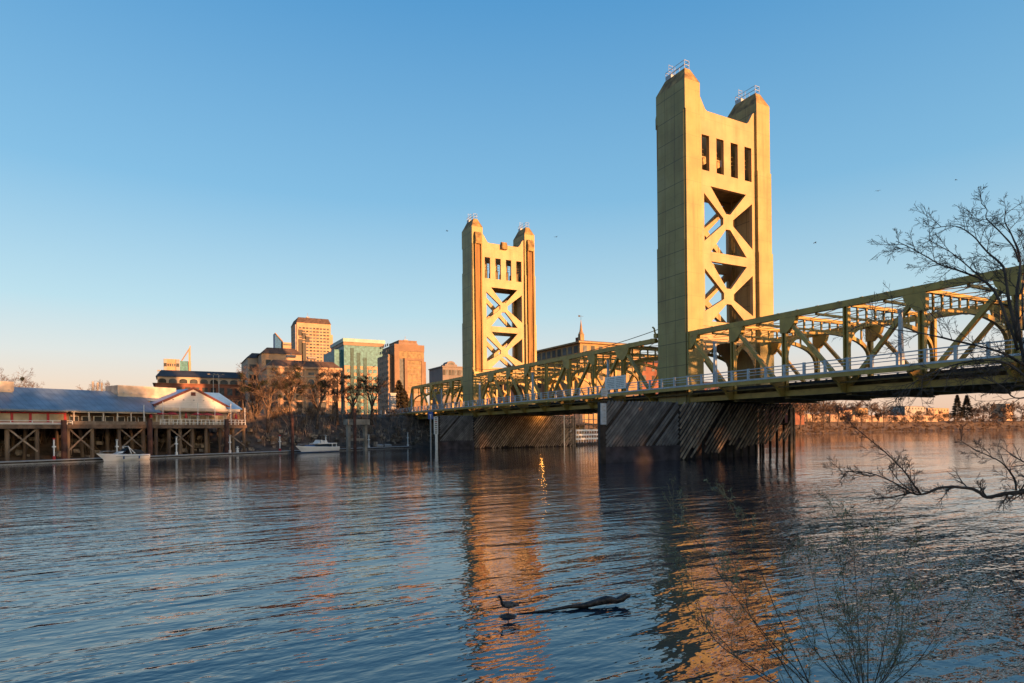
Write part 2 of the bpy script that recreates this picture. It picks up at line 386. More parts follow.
    for z0, z1 in ((35.6, 36.3),): ms = MB(); ms.box(.88, L - .88, y_l - .03, y_r + .03, z0, z1); ms.build('tower_floor', M['under'], t)
    ms = MB()
    for k in range(4):
        ya = -3.18 - k*2.63 - .675
        for z in (39.2, 39.7, 40.3): ms.tube([(1.1, ya + .6, z), (1.1, ya - .6, z)], .05, 4)
        ms.tube([(1.1, ya + .1, 37), (1.1, ya + .1, 41)], .05, 4); ms.box(1.3, L - 1.3, ya - .45, ya + .45, 36.4, 39.3)
    ms.build('machinery', M['under'], t)
    hd = MB(); gx = .35 if gside < 0 else L - .35; sg = -1 if gside < 0 else 1
    hd.prism([[(0, 43.9), (.7, 43.9), (.7, 44.9), (.4, 45.5), (-.2, 45.5), (-.2, 45.02), (0, 45.02)]], lambda a, b: (gx + sg*a, yc - .65, b), lambda a, b: (gx + sg*a, yc + .65, b)); hd.build('centre_hood', M['capst'], t)
    # hanging counterweight ropes inside
    rp = MB()
    for y in (-11.5, -11.1, -4.6): rp.tube([(L/2, y, 36), (L/2, y, 18)], .05, 4)
    rp.build('lift_rope', M['under'], t)
    return t
make_tower(0, 1, 'nearer tower, tallest in view')
T2 = 64.0
make_tower(T2, -1, 'farther tower with hooded lift guides')

YN, YS = -.32, -W + .32
ZT, ZB = 15.65, 7.3
def node(parent, name): 
    o = bpy.data.objects.new(name, None); COL.objects.link(o); o.parent = parent; return o
def truss(xs, y, diags, label, ends=()):
    t = node(bridge, 'truss'); t['label'] = label
    m = MB(); m.beam((xs[0], y, ZT), (xs[-1], y, ZT), .5, .62)
    # rivet plates along the chord
    for i in range(int(abs(xs[-1]-xs[0])/2.33)):
        x = min(xs[0], xs[-1]) + .6 + i*2.33; m.box(x, x + .28, y - .27, y + .27, ZT - .22, ZT + .34)
    m.build('top_chord', M['truss'], t)
    m = MB(); m.beam((xs[0], y, ZB), (xs[-1], y, ZB), .5, .6); m.build('bottom_chord', M['truss'], t)
    for x in xs[1:-1] if not ends else xs:
        m = MB()
        for s in (-.2, .2): m.box(x + s - .07, x + s + .07, y - .22, y + .22, ZB + .31, ZT - .32)
        m.box(x - .125, x + .125, y - .12, y - .06, ZB + .31, ZT - .32)
        m.build('vertical', M['truss'], t)
    for xa, xb in diags:       # top at xa, bottom at xb
        m = MB(); d = .9 if xb > xa else -.9
        m.beam((xa + d*.35, y, ZT - .4), (xb - d*.25, y, ZB + .35), .36, .42, (0, 1, 0)); m.build('diagonal', M['truss'], t)
    for xa in sorted(set(a for a, b in diags)):
        dirs = [1 if b > xa_ else -1 for xa_, b in diags if xa_ == xa]
        m = MB(); lo = -.42; hi = .42
        lp = [(-.45, ZT - .33), (-.45 - (1.1 if -1 in dirs else 0), ZT - .33), (-.45 - (.9 if -1 in dirs else 0), ZT - 1.0), (-.42, ZT - 1.9), (.42, ZT - 1.9), (.45 + (.9 if 1 in dirs else 0), ZT - 1.0), (.45 + (1.1 if 1 in dirs else 0), ZT - .33)]
        if -1 not in dirs: lp = lp[2:] if False else [(-.45, ZT - .33), (-.42, ZT - 1.9), (.42, ZT - 1.9), (1.35, ZT - 1.0), (1.55, ZT - .33)]
        elif 1 not in dirs: lp = [(-1.55, ZT - .33), (-1.35, ZT - 1.0), (-.42, ZT - 1.9), (.42, ZT - 1.9), (.45, ZT - .33)]
        m.prism([lp], lambda a, b: (xa + a, y + .27, b), lambda a, b: (xa + a, y - .27, b)); m.build('gusset_plate', M['truss'], t)
    for xa, xb in ends:
        m = MB(); m.beam((xa, y, ZT), (xb, y, ZB), .5, .6, (0, 1, 0)); m.build('end_post', M['truss'], t)
    return t
def sway(x, deep=True):
    """arched cross frame from truss to truss"""
    m = MB(); y0, y1 = YN - .26, YS + .26; yc = (y0 + y1)/2; hw = (y0 - y1)/2
    m.box(x - .2, x + .2, y1, y0, ZT - .25, ZT + .1)
    n = 20; lo = []; hi = []
    for i in range(n + 1):
        an = math.pi*i/n; c, s_ = math.cos(an), math.sin(an)
        lo.append((yc + (hw - .02)*c*.985, 11.2 + 2.9*s_**.7)); hi.append((yc + hw*c, 11.2 + 3.2*s_**.62 + .12))
    lo[0] = (y0, 10.9); lo[-1] = (y1, 10.9); hi[0] = (y0, 11.9); hi[-1] = (y1, 11.9)
    m.prism([lo + hi[::-1]], lambda a, b: (x - .17, a, b), lambda a, b: (x + .17, a, b))
    for k in range(1, 10):
        yy = y0 + (y1 - y0)*k/10; an = math.acos(max(-1, min(1, (yy - yc)/hw))); zt = 11.2 + 3.2*math.sin(an)**.62 + .1
        if ZT - .25 > zt: m.box(x - .08, x + .08, yy - .09, yy + .09, zt - .02, ZT - .24)
    m.build('sway_frame', M['truss'], bridge)
def lattice(xa, xb):
    """light lateral lacing in the plane of the top chords"""
    m = MB(); y0, y1 = YN - .3, YS + .3; k = 4
    for i in range(k):
        ya = y0 + (y1 - y0)*i/k; yb = y0 + (y1 - y0)*(i+1)/k
        m.beam((xa + .2, ya, ZT - .1), (xb - .2, yb, ZT - .1), .06, .07); m.beam((xa + .2, yb, ZT - .22), (xb - .2, ya, ZT - .22), .06, .07)
    xm = (xa + xb)/2; m.box(xm - .12, xm + .12, y1, y0, ZT - .5, ZT - .28)
    m.build('lateral_lacing', M['truss'], bridge)
def deck(xa, xb, fl):
    m = MB(); m.box(xa, xb, .25 - .9, -W + .65, 8.05, 8.45); m.build('roadway', M['asphalt'], bridge)
    for y0, y1, s in ((2.1, .2, 1), (-W - .2, -W - 2.1, -1)):
        m = MB(); m.box(xa, xb, y0 - .1 if s > 0 else y1 + .1, y1 if s > 0 else y0, 8.62, 8.85); m.build('sidewalk', M['conc_l'], bridge)
        yf = 2.1 if s > 0 else -W - 2.1
        m = MB(); m.box(xa, xb, yf - .06, yf + .06, 8.4, 8.80); m.build('fascia', M['truss'], bridge)
        m = MB(); m.box(xa, xb, yf - .09, yf + .09, 8.803, 8.98); 
        m.build('curb', M['rail'], bridge)
        r = MB(); n = max(1, round((xb - xa)/2.33))
        for z in (9.38, 9.68): r.box(xa, xb, yf - .03, yf + .03, z - .035, z + .035)
        r.box(xa, xb, yf - .06, yf + .06, 9.97, 10.07)
        ro = None
        if s < 0:
            for i in range(n): x = xa + (i + .5)*(xb - xa)/n; r.box(x - .11, x + .11, yf - .08, yf + .08, 8.985, 9.968)
        ro = r.build('railing', M['rail'], bridge)
        if s > 0:
            for i in range(n):
                x = xa + (i + .5)*(xb - xa)/n; p = MB(); p.box(x - .12, x + .12, yf - .1, yf + .1, 8.983, 10.12); p.build('railing_post', M['rail'], ro)
    for x in fl:
        m = MB(); m.box(x - .16, x + .16, -W + .62, -.62, 6.9, 8.04); m.box(x - .3, x + .3, -W + .62, -.62, 6.75, 6.898); m.build('floor_beam', M['under'], bridge)
        for y0, y1 in ((-.05, 1.95), (-W + .05, -W - 1.95)):
            m = MB(); m.prism([[(y0, 6.95), (y0, 8.58), (y1, 8.58), (y1, 8.3), ((y0*.4 + y1*.6), 7.9), ((y0*.75 + y1*.25), 7.0)]], lambda a, b: (x - .12, a, b), lambda a, b: (x + .12, a, b))
            m.build('sidewalk_bracket', M['truss'], bridge)
    m = MB()
    for k in range(7):
        y = -1.6 - k*2.08; m.box(xa, xb, y - .1, y + .1, 7.35, 8.03)
    m.build('stringer', M['under'], bridge)
    m = MB(); m.beam((xa, .9, 7.95), (xb, .9, 7.95), .12, .16); m.build('utility_pipe', M['under'], bridge)
# west approach, lift span, east approach
A = [-.1, -7.1, -14.1, -21.1, -28.1, -35.1, -42.1, -49.1]
dA = [(A[0], A[1]), (A[1], A[2]), (A[2], A[3]), (A[4], A[3]), (A[5], A[4]), (A[6], A[5])]
for y, nm in ((YN, 'near side truss of the west approach'), (YS, 'far side truss of the west approach')): truss(A, y, dA, nm)
B_ = [6.2 + 7.08*i for i in range(9)]
dB = [(B_[1], B_[0]), (B_[1], B_[2]), (B_[2], B_[3]), (B_[3], B_[4]), (B_[5], B_[4]), (B_[6], B_[5]), (B_[7], B_[6]), (B_[7], B_[8])]
for y, nm in ((YN, 'near side truss of the lift span'), (YS, 'far side truss of the lift span')): truss(B_, y, dB, nm)
E_ = [T2 + L + .1 + 6.85*i for i in range(6)]
dE = [(E_[0], E_[1]), (E_[1], E_[2]), (E_[3], E_[2]), (E_[4], E_[3])]
for y, nm in ((YN, 'near side truss of the east approach'), (YS, 'far side truss of the east approach')): truss(E_, y, dE, nm, ends=[(E_[5], E_[5] + 4.5)])
for X in (A, B_, E_):
    for i, x in enumerate(X):
        if X is A and i == 0 or X is E_ and i == 0: continue
        sway(x)
    for i in range(len(X)-1): lattice(min(X[i], X[i+1]), max(X[i], X[i+1]))
deck(-56, 5.9, A[1:]); deck(5.95, 63.3, B_); deck(63.35, 122, E_ + [111, 118])
def rope(p, q, sag, n=10): return [Vector(p).lerp(Vector(q), i/n) - Vector((0,0,sag*4*(i/n)*(1-i/n))) for i in range(n+1)]
for p_, q_ in (((5.7, -.6, 17.2), (B_[3], -.3, 16.0)), ((T2 - .2, -.6, 17.2), (B_[6], -.3, 16.0))): m = MB(); m.tube(rope(p_, q_, .3), .05, 4); m.build('support_cable', M['under'], bridge)
for x in (L + .5, T2 - .5):
    m = MB(); m.box(x - .3, x + .3, -.9, .15, 15.97, 16.5); m.tube([(x, .1, 16.45), (x, .3, 17.2), (x + .3, .3, 17.4)], .12, 6); m.build('lift_bearing', M['truss'], bridge)

# lamp posts standing on the railing, each a thing of its own
LX = [(-27.4, 'grey blue lamp post on the bridge railing nearest the bare tree branches'), (-6.2, 'grey blue lamp post on the railing just right of the nearer golden tower'),
      (14.2, 'grey blue lamp post behind the white notice board on the bridge'), (35.8, 'grey blue lamp post on the railing midway along the lift span'),
      (57.3, 'grey blue lamp post on the railing just right of the farther golden tower'), (78.0, 'grey blue lamp post on the railing above the white water gauge'),
      (98.9, 'grey blue lamp post at the end of the east truss beside the inclined end post')]
proto = None
for x, lab in LX:
    if proto is None:
        t = thing('lamp_post', lab, 'lamp post', (x, 1.72, 8.85), group='lamp posts along the bridge railing')
        m = MB(); m.box(-.2, .2, -.2, .2, 0, 1.15); m.build('post_base', M['rail'], t)
        m = MB(); m.loft([[(-.17+a, -.17+a, 1.15), (.17-a, -.17+a, 1.15), (.17-a, .17-a, 1.15), (-.17+a, .17-a, 1.15)] if k == 0 else [(-.12, -.12, 4.7), (.12, -.12, 4.7), (.12, .12, 4.7), (-.12, .12, 4.7)] for k, a in ((0, 0), (1, 0))]); m.build('shaft', M['rail'], t)
        m = MB(); m.box(-.17, .17, -.17, .17, 4.70, 4.95); m.build('lamp_head', M['gray'], t)
        proto = t
    else:
        t = copy_tree(proto); t.location = (x, 1.72, 8.85); t['label'] = lab

# white notice board on the railing and the small plates below it
t = thing('notice_board', 'white rectangular notice board with two blocks of dark text on the bridge railing', 'sign', (11.8, 2.32, 9.35))
m = MB(); m.box(-2.35, 2.35, -.04, .04, 0, 1.85); m.build('board', M['white'], t)
m = MB()
for col in (0, 1):
    for r_ in range(6):
        x = -1.95 + col*2.1; k = 0
        while k < 1.65:
            wd = rnd.uniform(.15, .42); wd = min(wd, 1.75 - k)
            m.box(x + k, x + k + wd, .042, .052, 1.55 - r_*.25 - .06, 1.55 - r_*.25 + .06); k += wd + .09
m.build('lettering', M['gray'], t)

# ------------------------------------------------------------------ timber fender walls round the tower piers
def fender(x, yN, yB, yS, ztop, name_lab, near):
    t = thing('fender_wall', name_lab, 'fender', (x, 0, 0), group='timber fenders round the bridge piers')
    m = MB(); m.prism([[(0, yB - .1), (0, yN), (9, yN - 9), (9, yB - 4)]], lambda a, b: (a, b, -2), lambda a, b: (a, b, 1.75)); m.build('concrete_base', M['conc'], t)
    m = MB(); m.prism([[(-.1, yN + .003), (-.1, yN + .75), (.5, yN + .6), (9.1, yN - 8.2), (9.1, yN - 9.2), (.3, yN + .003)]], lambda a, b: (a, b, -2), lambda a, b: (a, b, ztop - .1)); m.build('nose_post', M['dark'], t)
    # dense grey diagonal boarding
    m = MB(); sl = .62; wd = .34; k = -12.
    y0, y1, z0, z1 = yB, yN - .02, 1.77, ztop
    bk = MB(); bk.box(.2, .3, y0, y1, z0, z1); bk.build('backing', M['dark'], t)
    while k < (y1 - y0) + 12:
        # board runs from low north to high south; clip to the panel
        za, zb = z0, z1; ya = y1 - k; yb = ya - (zb - za)/1.05
        p = Vector((0, ya, za)); q = Vector((0, yb, zb)); d = q - p; ta, tb = 0., 1.
        for (lim, sgn) in ((y1 - .12, 1), (y0 + .12, -1)):
            fa = (p.y - lim)*sgn; fb = (q.y - lim)*sgn
            if fa > 0 and fb > 0: ta = 1; tb = 0; break
            if fa > 0: ta = max(ta, fa/(fa - fb))
            elif fb > 0: tb = min(tb, fa/(fa - fb))
        if tb - ta > .04 and rnd.random() > .06:
            m.beam(p + d*ta + Vector((rnd.uniform(.04, .10), 0, 0)), p + d*tb + Vector((rnd.uniform(.04, .10), 0, 0)), .10, wd*rnd.uniform(.74, .84), (0, 1, .9))
        k += wd*1.38
    m.build('plank_panel', M['plank'], t)
    # posts and waling behind the open slats
    n = int((yB - yS)/1.35)
    for i in range(n + 1):
        y = yB - .5 - i*(yB - yS - .8)/n; p = MB(); p.tube([(.75, y, -2), (.75, y, ztop - .2)], .17, 7); p.build('fender_post', M['dark'], t)
        if i % 2 == 0: p = MB(); p.tube([(4.5, y, -2), (4.5, y, ztop - .3)], .17, 7); p.build('fender_post', M['dark'], t)
    m = MB()
    for z in (ztop - .5, ztop - 2.6): m.box(.4, .57, yS, yB - .1, z - .15, z + .15)
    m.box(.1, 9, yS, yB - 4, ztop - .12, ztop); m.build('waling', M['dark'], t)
    # diagonal slats
    pitch = .58; k = -(ztop)*.95; span = yB - yS; idx = 0
    while k < span - .3:
        zlow = .25 + (max(0, (k - 0)/span)**1.0)*2.2*(near) + rnd.uniform(-.25, .25)
        if near and rnd.random() < .18: zlow += rnd.uniform(.3, 1.3)
        if near and .72 < k/span < .78: k += pitch; continue
        ya = yB - .06 - k - (zlow - .25)/1.18; p = Vector((0, ya, zlow)); q = Vector((0, ya - (ztop - zlow)/1.18, ztop - .02)); d = q - p
        ta, tb = 0., 1.
        if p.y > yB - .06: ta = (p.y - (yB - .06))/(p.y - q.y)
        if q.y < yS + .05: tb = (p.y - yS - .05)/(p.y - q.y)
        if tb - ta > .06 and rnd.random() > .04:
            m = MB(); o = Vector((rnd.uniform(-.02, .05), 0, 0)); m.beam(p + d*ta + o, p + d*tb + o, .12, rnd.uniform(.19, .25), (0, 1, .8)); m.build('timber_slat', M['timber'], t)
        k += pitch; idx += 1
    m = MB(); m.box(-.05, .35, yS - .5, yS - .003, -2, ztop); m.box(-.1, .2, yS - .9, yS - .62, -2, ztop - .4); m.build('end_post', M['timber'], t)
    return t
f1 = fender(-4, 16.05, 5.25, -14.1, 6.75, 'nearer fender wall of dark planks and open slanted slats below the tallest tower', 1)
f2 = fender(60, 9.6, 1.9, -22.8, 6.9, 'farther fender wall of fine slanted slats with the white water gauge', 0)
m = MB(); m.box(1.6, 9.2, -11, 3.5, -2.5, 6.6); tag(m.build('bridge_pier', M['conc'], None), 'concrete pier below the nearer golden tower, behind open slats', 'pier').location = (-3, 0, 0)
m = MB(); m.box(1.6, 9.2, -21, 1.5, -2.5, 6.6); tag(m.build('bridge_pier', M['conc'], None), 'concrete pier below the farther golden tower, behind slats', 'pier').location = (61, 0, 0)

# water gauges, signs, lamp on the fenders
t = thing('water_gauge', 'tall white water level gauge with black marks on the farther fender', 'gauge', (59.75, 10.55, 0))
m = MB(); m.box(-.06, .06, -.55, .35, 3.1, 6.7); m.box(-.06, .06, -.45, 0.1, -.3, 3.097); m.build('board', M['white'], t)
m = MB()
for i in range(9): m.box(-.075, -.062, -.35, .15, 3.3 + i*.38, 3.46 + i*.38)
m.build('scale_mark', M['black'], t)
m = MB(); m.box(-.078, -.063, -.35, .15, 5.55, 5.7); m.build('red_mark', M['red'], t)
t = thing('channel_sign', 'small blue square sign on a post beside the white water gauge', 'sign', (59.7, 11.6, 0))
m = MB(); m.tube([(0, 0, -1), (0, 0, 6.6)], .16, 8); m.build('post', M['gray'], t)
m = MB(); m.box(-.05, .05, -.5, .5, 6.2, 7.7); m.build('panel', M['blue'], t)
m = MB(); m.box(-.065, -.052, -.22, .22, 7.0, 7.15); m.box(-.065, -.052, -.06, .06, 6.6, 6.998); m.build('symbol', M['white'], t)
t = thing('water_gauge', 'worn blue grey gauge board on the north end of the nearer fender', 'gauge', (-4.22, 16.4, 0))
m = MB(); m.box(-.05, .05, -.35, .38, 4.2, 6.5); m.build('board', M['rail'], t)
m = MB()
for i in range(5): m.box(-.062, -.052, -.2, .05, 4.5 + i*.4, 4.6 + i*.4)
m.build('scale_mark', M['gray'], t)
t = thing('clearance_sign', 'small pale square plate above the nearer gauge board', 'sign', (-4.22, 16.25, 0))
m = MB(); m.box(-.04, .04, -.42, .42, 7.25, 8.15); m.build('plate', M['rail'], t)
for wd_, z_ in ((.25, 7.75), (.2, 7.5)): m = MB(); m.box(-.056, -.042, -wd_, wd_, z_, z_ + .1); m.build('lettering', M['gray'], t)
m = MB(); m.tube([(.1, 0, 6.5), (.1, 0, 7.9)], .05, 6); m.build('bracket', M['dark'], t)
t = thing('channel_marker_pole', 'slim white pole standing in the water against the farther fender', 'pole', (59.4, -20.2, 0))
m = MB(); m.tube([(0, 0, -1), (0, 0, 7.2)], [.14, .1], 7); m.build('pole', M['white'], t)
lp_ = onX(541, 414.5, 59.2)
t = thing('dock_lamp', 'lit orange lamp under the lift span on the farther fender', 'lamp', lp_)
em = bpy.data.materials.new('sodium_lamp'); em.use_nodes = True; eb = em.node_tree.nodes['Principled BSDF']
eb.inputs['Base Color'].default_value = (.8, .4, .1, 1); eb.inputs['Emission Color'].default_value = (1, .42, .08, 1); eb.inputs['Emission Strength'].default_value = 9
m = MB(); m.loft([[(.22*math.cos(a*.7854)*math.cos(b), .22*math.sin(a*.7854)*math.cos(b), .22*math.sin(b)) for a in range(8)] for b in (-1.3, -.6, 0, .6, 1.3)]); m.build('lamp_globe', em, t)
m = MB(); m.tube([(0, 0, .2), (.1, 0, .55), (.9, 0, .6)], .05, 6); m.build('bracket', M['dark'], t)
pl = bpy.data.lights.new('dock_lamp_light', 'POINT'); pl.energy = 160; pl.color = (1, .42, .08); pl.shadow_soft_size = .25
po = bpy.data.objects.new('dock_lamp_light', pl); COL.objects.link(po); po.parent = t; po.location = (-.5, 0, -.1)
# p3marker

# ------------------------------------------------------------------ trees
M['bark'] = mat('dark_bark', (.085, .065, .055), .9, .3, 3, bump=.01)
M['bark2'] = mat('grey_brown_bark', (.11, .075, .055), .9, .3, 2, bump=.02)
M['twig'] = mat('brown_twigs', (.13, .085, .06), .9, .3, 1)
M['mistle'] = mat('mistletoe_leaves', (.020, .026, .008), .7, .4, .9)
M['bush'] = mat('dry_brush', (.15, .085, .05), .95, .4, .5, col2=(.055, .038, .022))
M['greentwig'] = mat('young_twigs', (.20, .17, .10), .8, .2, 2)
M['leaf'] = mat('spring_leaves', (.22, .23, .12), .6, .3, 3)
M['conifer'] = mat('conifer_needles', (.055, .042, .02), .8, .4, 1)
def rv(r): return Vector((r.uniform(-1, 1), r.uniform(-1, 1), r.uniform(-1, 1)))
def grow(m, r, p, d, length, rad, level, spec, tips=None, n=None):
    """a limb of gently bending segments that sheds side limbs; spec: children, spread, shrink, droop per level"""
    seg = max(3, int(length / spec['seg'])) if level < spec['max'] else 3
    pts = [Vector(p)]; d = Vector(d).normalized(); rads = [rad]
    for i in range(seg):
        d = (d + rv(r)*spec['wob'] + Vector((0, 0, spec['lift'])) ).normalized()
        pts.append(pts[-1] + d*(length/seg)); rads.append(max(spec['rmin'], rad*(1 - .75*(i+1)/seg)))
    m.tube(pts, rads, 6 if level == 0 else (4 if level == 1 else 3), cap=level == 0)
    if level >= spec['max']:
        if tips is not None: tips.append(pts[-1])
        return pts
    k = spec['kids'][level]
    for j in range(k):
        f = spec['start'] + (1 - spec['start'])*(j + r.random())/k; i = min(seg - 1, int(f*seg)); q = pts[i].lerp(pts[i+1], f*seg - i)
        ax = (pts[i+1] - pts[i]).normalized(); side = rv(r); side = (side - ax*side.dot(ax)).normalized()
        dd = ax*math.cos(spec['ang']) + side*math.sin(spec['ang'])
        grow(m, r, q, dd, length*spec['shr']*r.uniform(.65, 1.15)*(1.15 - .5*f), max(spec['rmin'], rads[i]*.6), level + 1, spec, tips)
    return pts
def leaf_cloud(m, r, c, rad, n, size, flat=1.):
    for _ in range(n):
        v = rv(r); 
        while v.length > 1: v = rv(r)
        v = v*(.55 + .45*r.random()); p = Vector(c) + Vector((v.x*rad, v.y*rad, v.z*rad*flat))
        a = rv(r).normalized()*size*r.uniform(.6, 1.3); b = rv(r).normalized()*size*r.uniform(.4, .9)
        m.quad(p - a, p - b*.6, p + a, p + b*.6)
SPEC = dict(seg=1.2, wob=.18, lift=.02, rmin=.022, kids=[7, 6, 4, 3], max=3, start=.25, ang=.8, shr=.56)
def bare_tree(name, loc, h, seed, label, cat='tree', group=None, mist=0, spec=SPEC, trunk_r=.3, dense=1., lean=(0, 0), barkm=None):
    r = random.Random(seed); t = thing(name, label, cat, loc, 0, group)
    m = MB(); d0 = Vector((lean[0], lean[1], 1)).normalized(); tp = [Vector((0, 0, -.6))]; tr = [trunk_r*1.25]
    d = d0.copy()
    for i in range(6):
        d = (d + rv(r)*.09).normalized(); tp.append(tp[-1] + d*h*.075); tr.append(trunk_r*(1 - .07*i))
    m.tube(tp, tr, 8); m.build('trunk', barkm or M['bark2'], t, smooth=True)
    c = MB(); tips = []
    nl = int(8*dense)
    for j in range(nl):
        an = 2*math.pi*(j + r.random()*.6)/nl; el = r.uniform(.5, 1.25)
        dd = Vector((math.cos(an)*math.cos(el), math.sin(an)*math.cos(el), math.sin(el))) + d*.4
        i = r.choice([4, 5, 6]); grow(c, r, tp[i], dd, h*r.uniform(.36, .6), tr[i]*.62, 0, spec, tips)
    c.build('crown', M['twig'] if not barkm else barkm, t, recalc=False)
    for j in range(mist):
        q = r.choice(tips); q = q.lerp(Vector((q.x*.6, q.y*.6, h*.65)), r.uniform(.1, .6)); mm = MB(); leaf_cloud(mm, r, q, r.uniform(.6, 1.35)*h/16, 200, .2*h/16); mm.build('mistletoe_clump', M['mistle'], t, recalc=False)
    return t
def conifer(loc, h, wd, seed, label, group=None):
    r = random.Random(seed); t = thing('conifer', label, 'tree', loc, 0, group)
    m = MB(); m.tube([(0, 0, -.5), (0, 0, h*.95)], [h*.02, .03], 6); m.build('trunk', M['bark2'], t)
    m = MB()
    for i in range(900):
        f = r.random()**.8; z = h*(.1 + .9*f); rad = wd*(1 - f)**.75*r.uniform(.35, 1.05); an = r.uniform(0, 6.283)
        p = Vector((math.cos(an)*rad, math.sin(an)*rad, z)); a = Vector((math.cos(an), math.sin(an), -.3))*wd*.22; b = rv(r)*wd*.11
        m.quad(p - a, p - b, p + a, p + b)
    m.build('crown', M['conifer'], t, recalc=False); return t

# ------------------------------------------------------------------ waterfront restaurant on piles
P0 = Vector((44.6, 78.5, 0)); RS = Vector((.48011, -.87721, 0)); RTT = Vector((.87721, .48011, 0))
rest = thing('pier_restaurant', 'long waterfront restaurant with blue metal roof and white gable on a timber pile deck', 'restaurant', P0, math.atan2(RS.y, RS.x))
def onR(u, v, off=0.):
    """(s, z) on the restaurant's own plane at depth off behind its front"""
    r = ray(u, v); d = ((P0 + RTT*off - CAM).dot(RTT)) / r.dot(RTT); X = CAM + r*d - P0
    return X.dot(RS), X.z
def rb(name, mat_, *boxes, parent=None, label=None):
    m = MB()
    for b in boxes: m.box(*b)
    return m.build(name, mat_, parent or rest, label=label)
SL, SE = -24., 37.4
rb('deck', M['deckwood'], (SL, SE, -.2, 14, 4.85, 5.12)); rb('rim_beam', M['deckwood'], (SL, SE, -.32, -.203, 4.62, 5.2))
# main hall: roof in one slope towards the river
m = MB(); m.prism([[(.3, 7.28), (8.0, 10.7), (15.5, 7.4), (15.5, 7.2), (8, 10.45), (.3, 7.1)]], lambda a, b: (SL, a, b), lambda a, b: (22.6, a, b)); m.build('roof', M['roofblue'], rest)
m = MB(); m.prism([[(5.2, 9.4), (8.0, 10.64), (15.5, 7.35), (15.5, 7.2), (8, 10.4), (5.2, 9.2)]], lambda a, b: (22.62, a, b), lambda a, b: (30, a, b)); m.build('rear_roof', M['roofblue'], rest)
rb('back_wall', M['cream'], (SL, 36, 11.5, 11.8, 5.13, 7.6))
# glazed dining room with red frames at the left
rb('wall', M['white'], (SL, 9.9, 1.6, 11.4, 5.13, 5.42), (SL, 9.9, 1.6, 11.4, 6.95, 7.45))
rb('eave', M['conc_l'], (SL, 9.6, .3, 1.55, 7.02, 7.12))
x = 9.55
k = 0
while x > SL + 2:
    fr = MB(); wd = 2.1
    fr.box(x - .15, x + .15, 1.5, 1.72, 5.43, 6.94); fr.box(x - wd + .15, x - .15, 1.55, 1.7, 6.72, 6.94); fr.box(x - wd + .15, x - .15, 1.55, 1.7, 5.43, 5.58)
    f_ = fr.build('window_frame', M['red'], rest); g = MB(); g.box(x - wd + .09, x - .09, 1.6, 1.66, 5.55, 6.8); g.build('pane', M['wglass'], f_); x -= wd; k += 1
# open verandah in the middle
rb('verandah_wall', M['deckwood'], (9.95, 22, 2.6, 2.75, 5.13, 7.5)); rb('verandah_beam', M['cream'], (9.95, 22, .5, .7, 6.95, 7.2))
for i in range(7): rb('verandah_post', M['cream'], (10.2 + i*1.95, 10.34 + i*1.95, .5, .66, 5.13, 6.94))
rb('plank_rail', M['timber'], (9.95, 22, -.02, .08, 5.15, 5.7))
for i in range(7):
    o = rb('window_frame', M['white'], (10.5 + i*1.6, 11.7 + i*1.6, 2.53, 2.6, 5.5, 6.5)); rb('pane', M['black'], (10.58 + i*1.6, 11.62 + i*1.6, 2.49, 2.528, 5.56, 6.44), parent=o)
# white railing at the left and right decks
def prail(name, s0, s1, z0, z1, y, n, m_):
    m = MB(); m.box(s0, s1, y - .03, y + .03, z1 - .07, z1); m.box(s0, s1, y - .03, y + .03, (z0+z1)/2 - .03, (z0+z1)/2 + .03)
    for i in range(n + 1): s_ = s0 + (s1 - s0)*i/n; m.box(s_ - .05, s_ + .05, y - .04, y + .04, z0, z1 - .072)
    m.build(name, m_, rest)
prail('deck_railing', SL, 9.8, 5.13, 5.75, -.1, 14, M['white']); prail('deck_railing', 22.2, 37.2, 5.13, 6.1, -.1, 22, M['white'])
rb('flat_terrace_edge', M['cream'], (22.0, 37.0, 1.1, 1.3, 7.6, 8.0))
# pale monitor boxes on the roof
for s0, s1, lab in ((SL, 4.9, None), (18.8, 28.0, None)):
    z0 = 9.0 if s0 > 0 else 8.7; o = rb('roof_monitor', M['dormer'], (s0, s1, 6.0, 9.8, z0, z0 + 1.25)); rb('upper_band', M['dormer'], (s0 - .1, s1 + .1, 5.9, 9.9, z0 + 1.253, z0 + 2.6), parent=o)
    m = MB()
    n = max(2, int((s1 - s0)/1.2))
    for i in range(n): s_ = s0 + .8 + i*1.2; m.box(s_ - .1, s_ + .1, 5.86, 5.898, z0 + 1.3, z0 + 1.5)
    m.build('vent_row', M['gray'], o)
# gabled pavilion
m = MB(); m.prism([[(22.7, 8.05), (35.0, 8.05), (35.0, 8.55), (28.85, 11.25), (22.7, 8.5)]], lambda a, b: (a, 2.0, b), lambda a, b: (a, 2.3, b)); gab = m.build('gable', M['gablew'], rest)
m = MB(); m.beam((22.2, 1.93, 8.32), (28.85, 1.93, 11.45), .35, .28, (0, 1, 0)); m.beam((35.5, 1.94, 8.32), (28.85, 1.94, 11.45), .35, .28, (0, 1, 0)); m.build('barge_board', M['brown'], gab)
m = MB(); m.box(28.45, 29.25, 1.94, 1.998, 10.15, 10.75); m.build('gable_vent', M['brown'], gab)
for i in range(5):
    m = MB(); m.box(25.3 + i*1.75, 25.55 + i*1.75, 1.95, 1.998, 9.3, 9.5); m.build('gable_lamp', M['gray'], gab)
m = MB(); m.loft([[(22.6, 2.32, 8.6), (28.85, 2.32, 11.4), (35.2, 2.32, 8.6)], [(22.6, 13, 8.6), (28.85, 13, 11.4), (35.2, 13, 8.6)]], close=False, cap=False); m.build('gable_roof', M['skyroof'], rest)
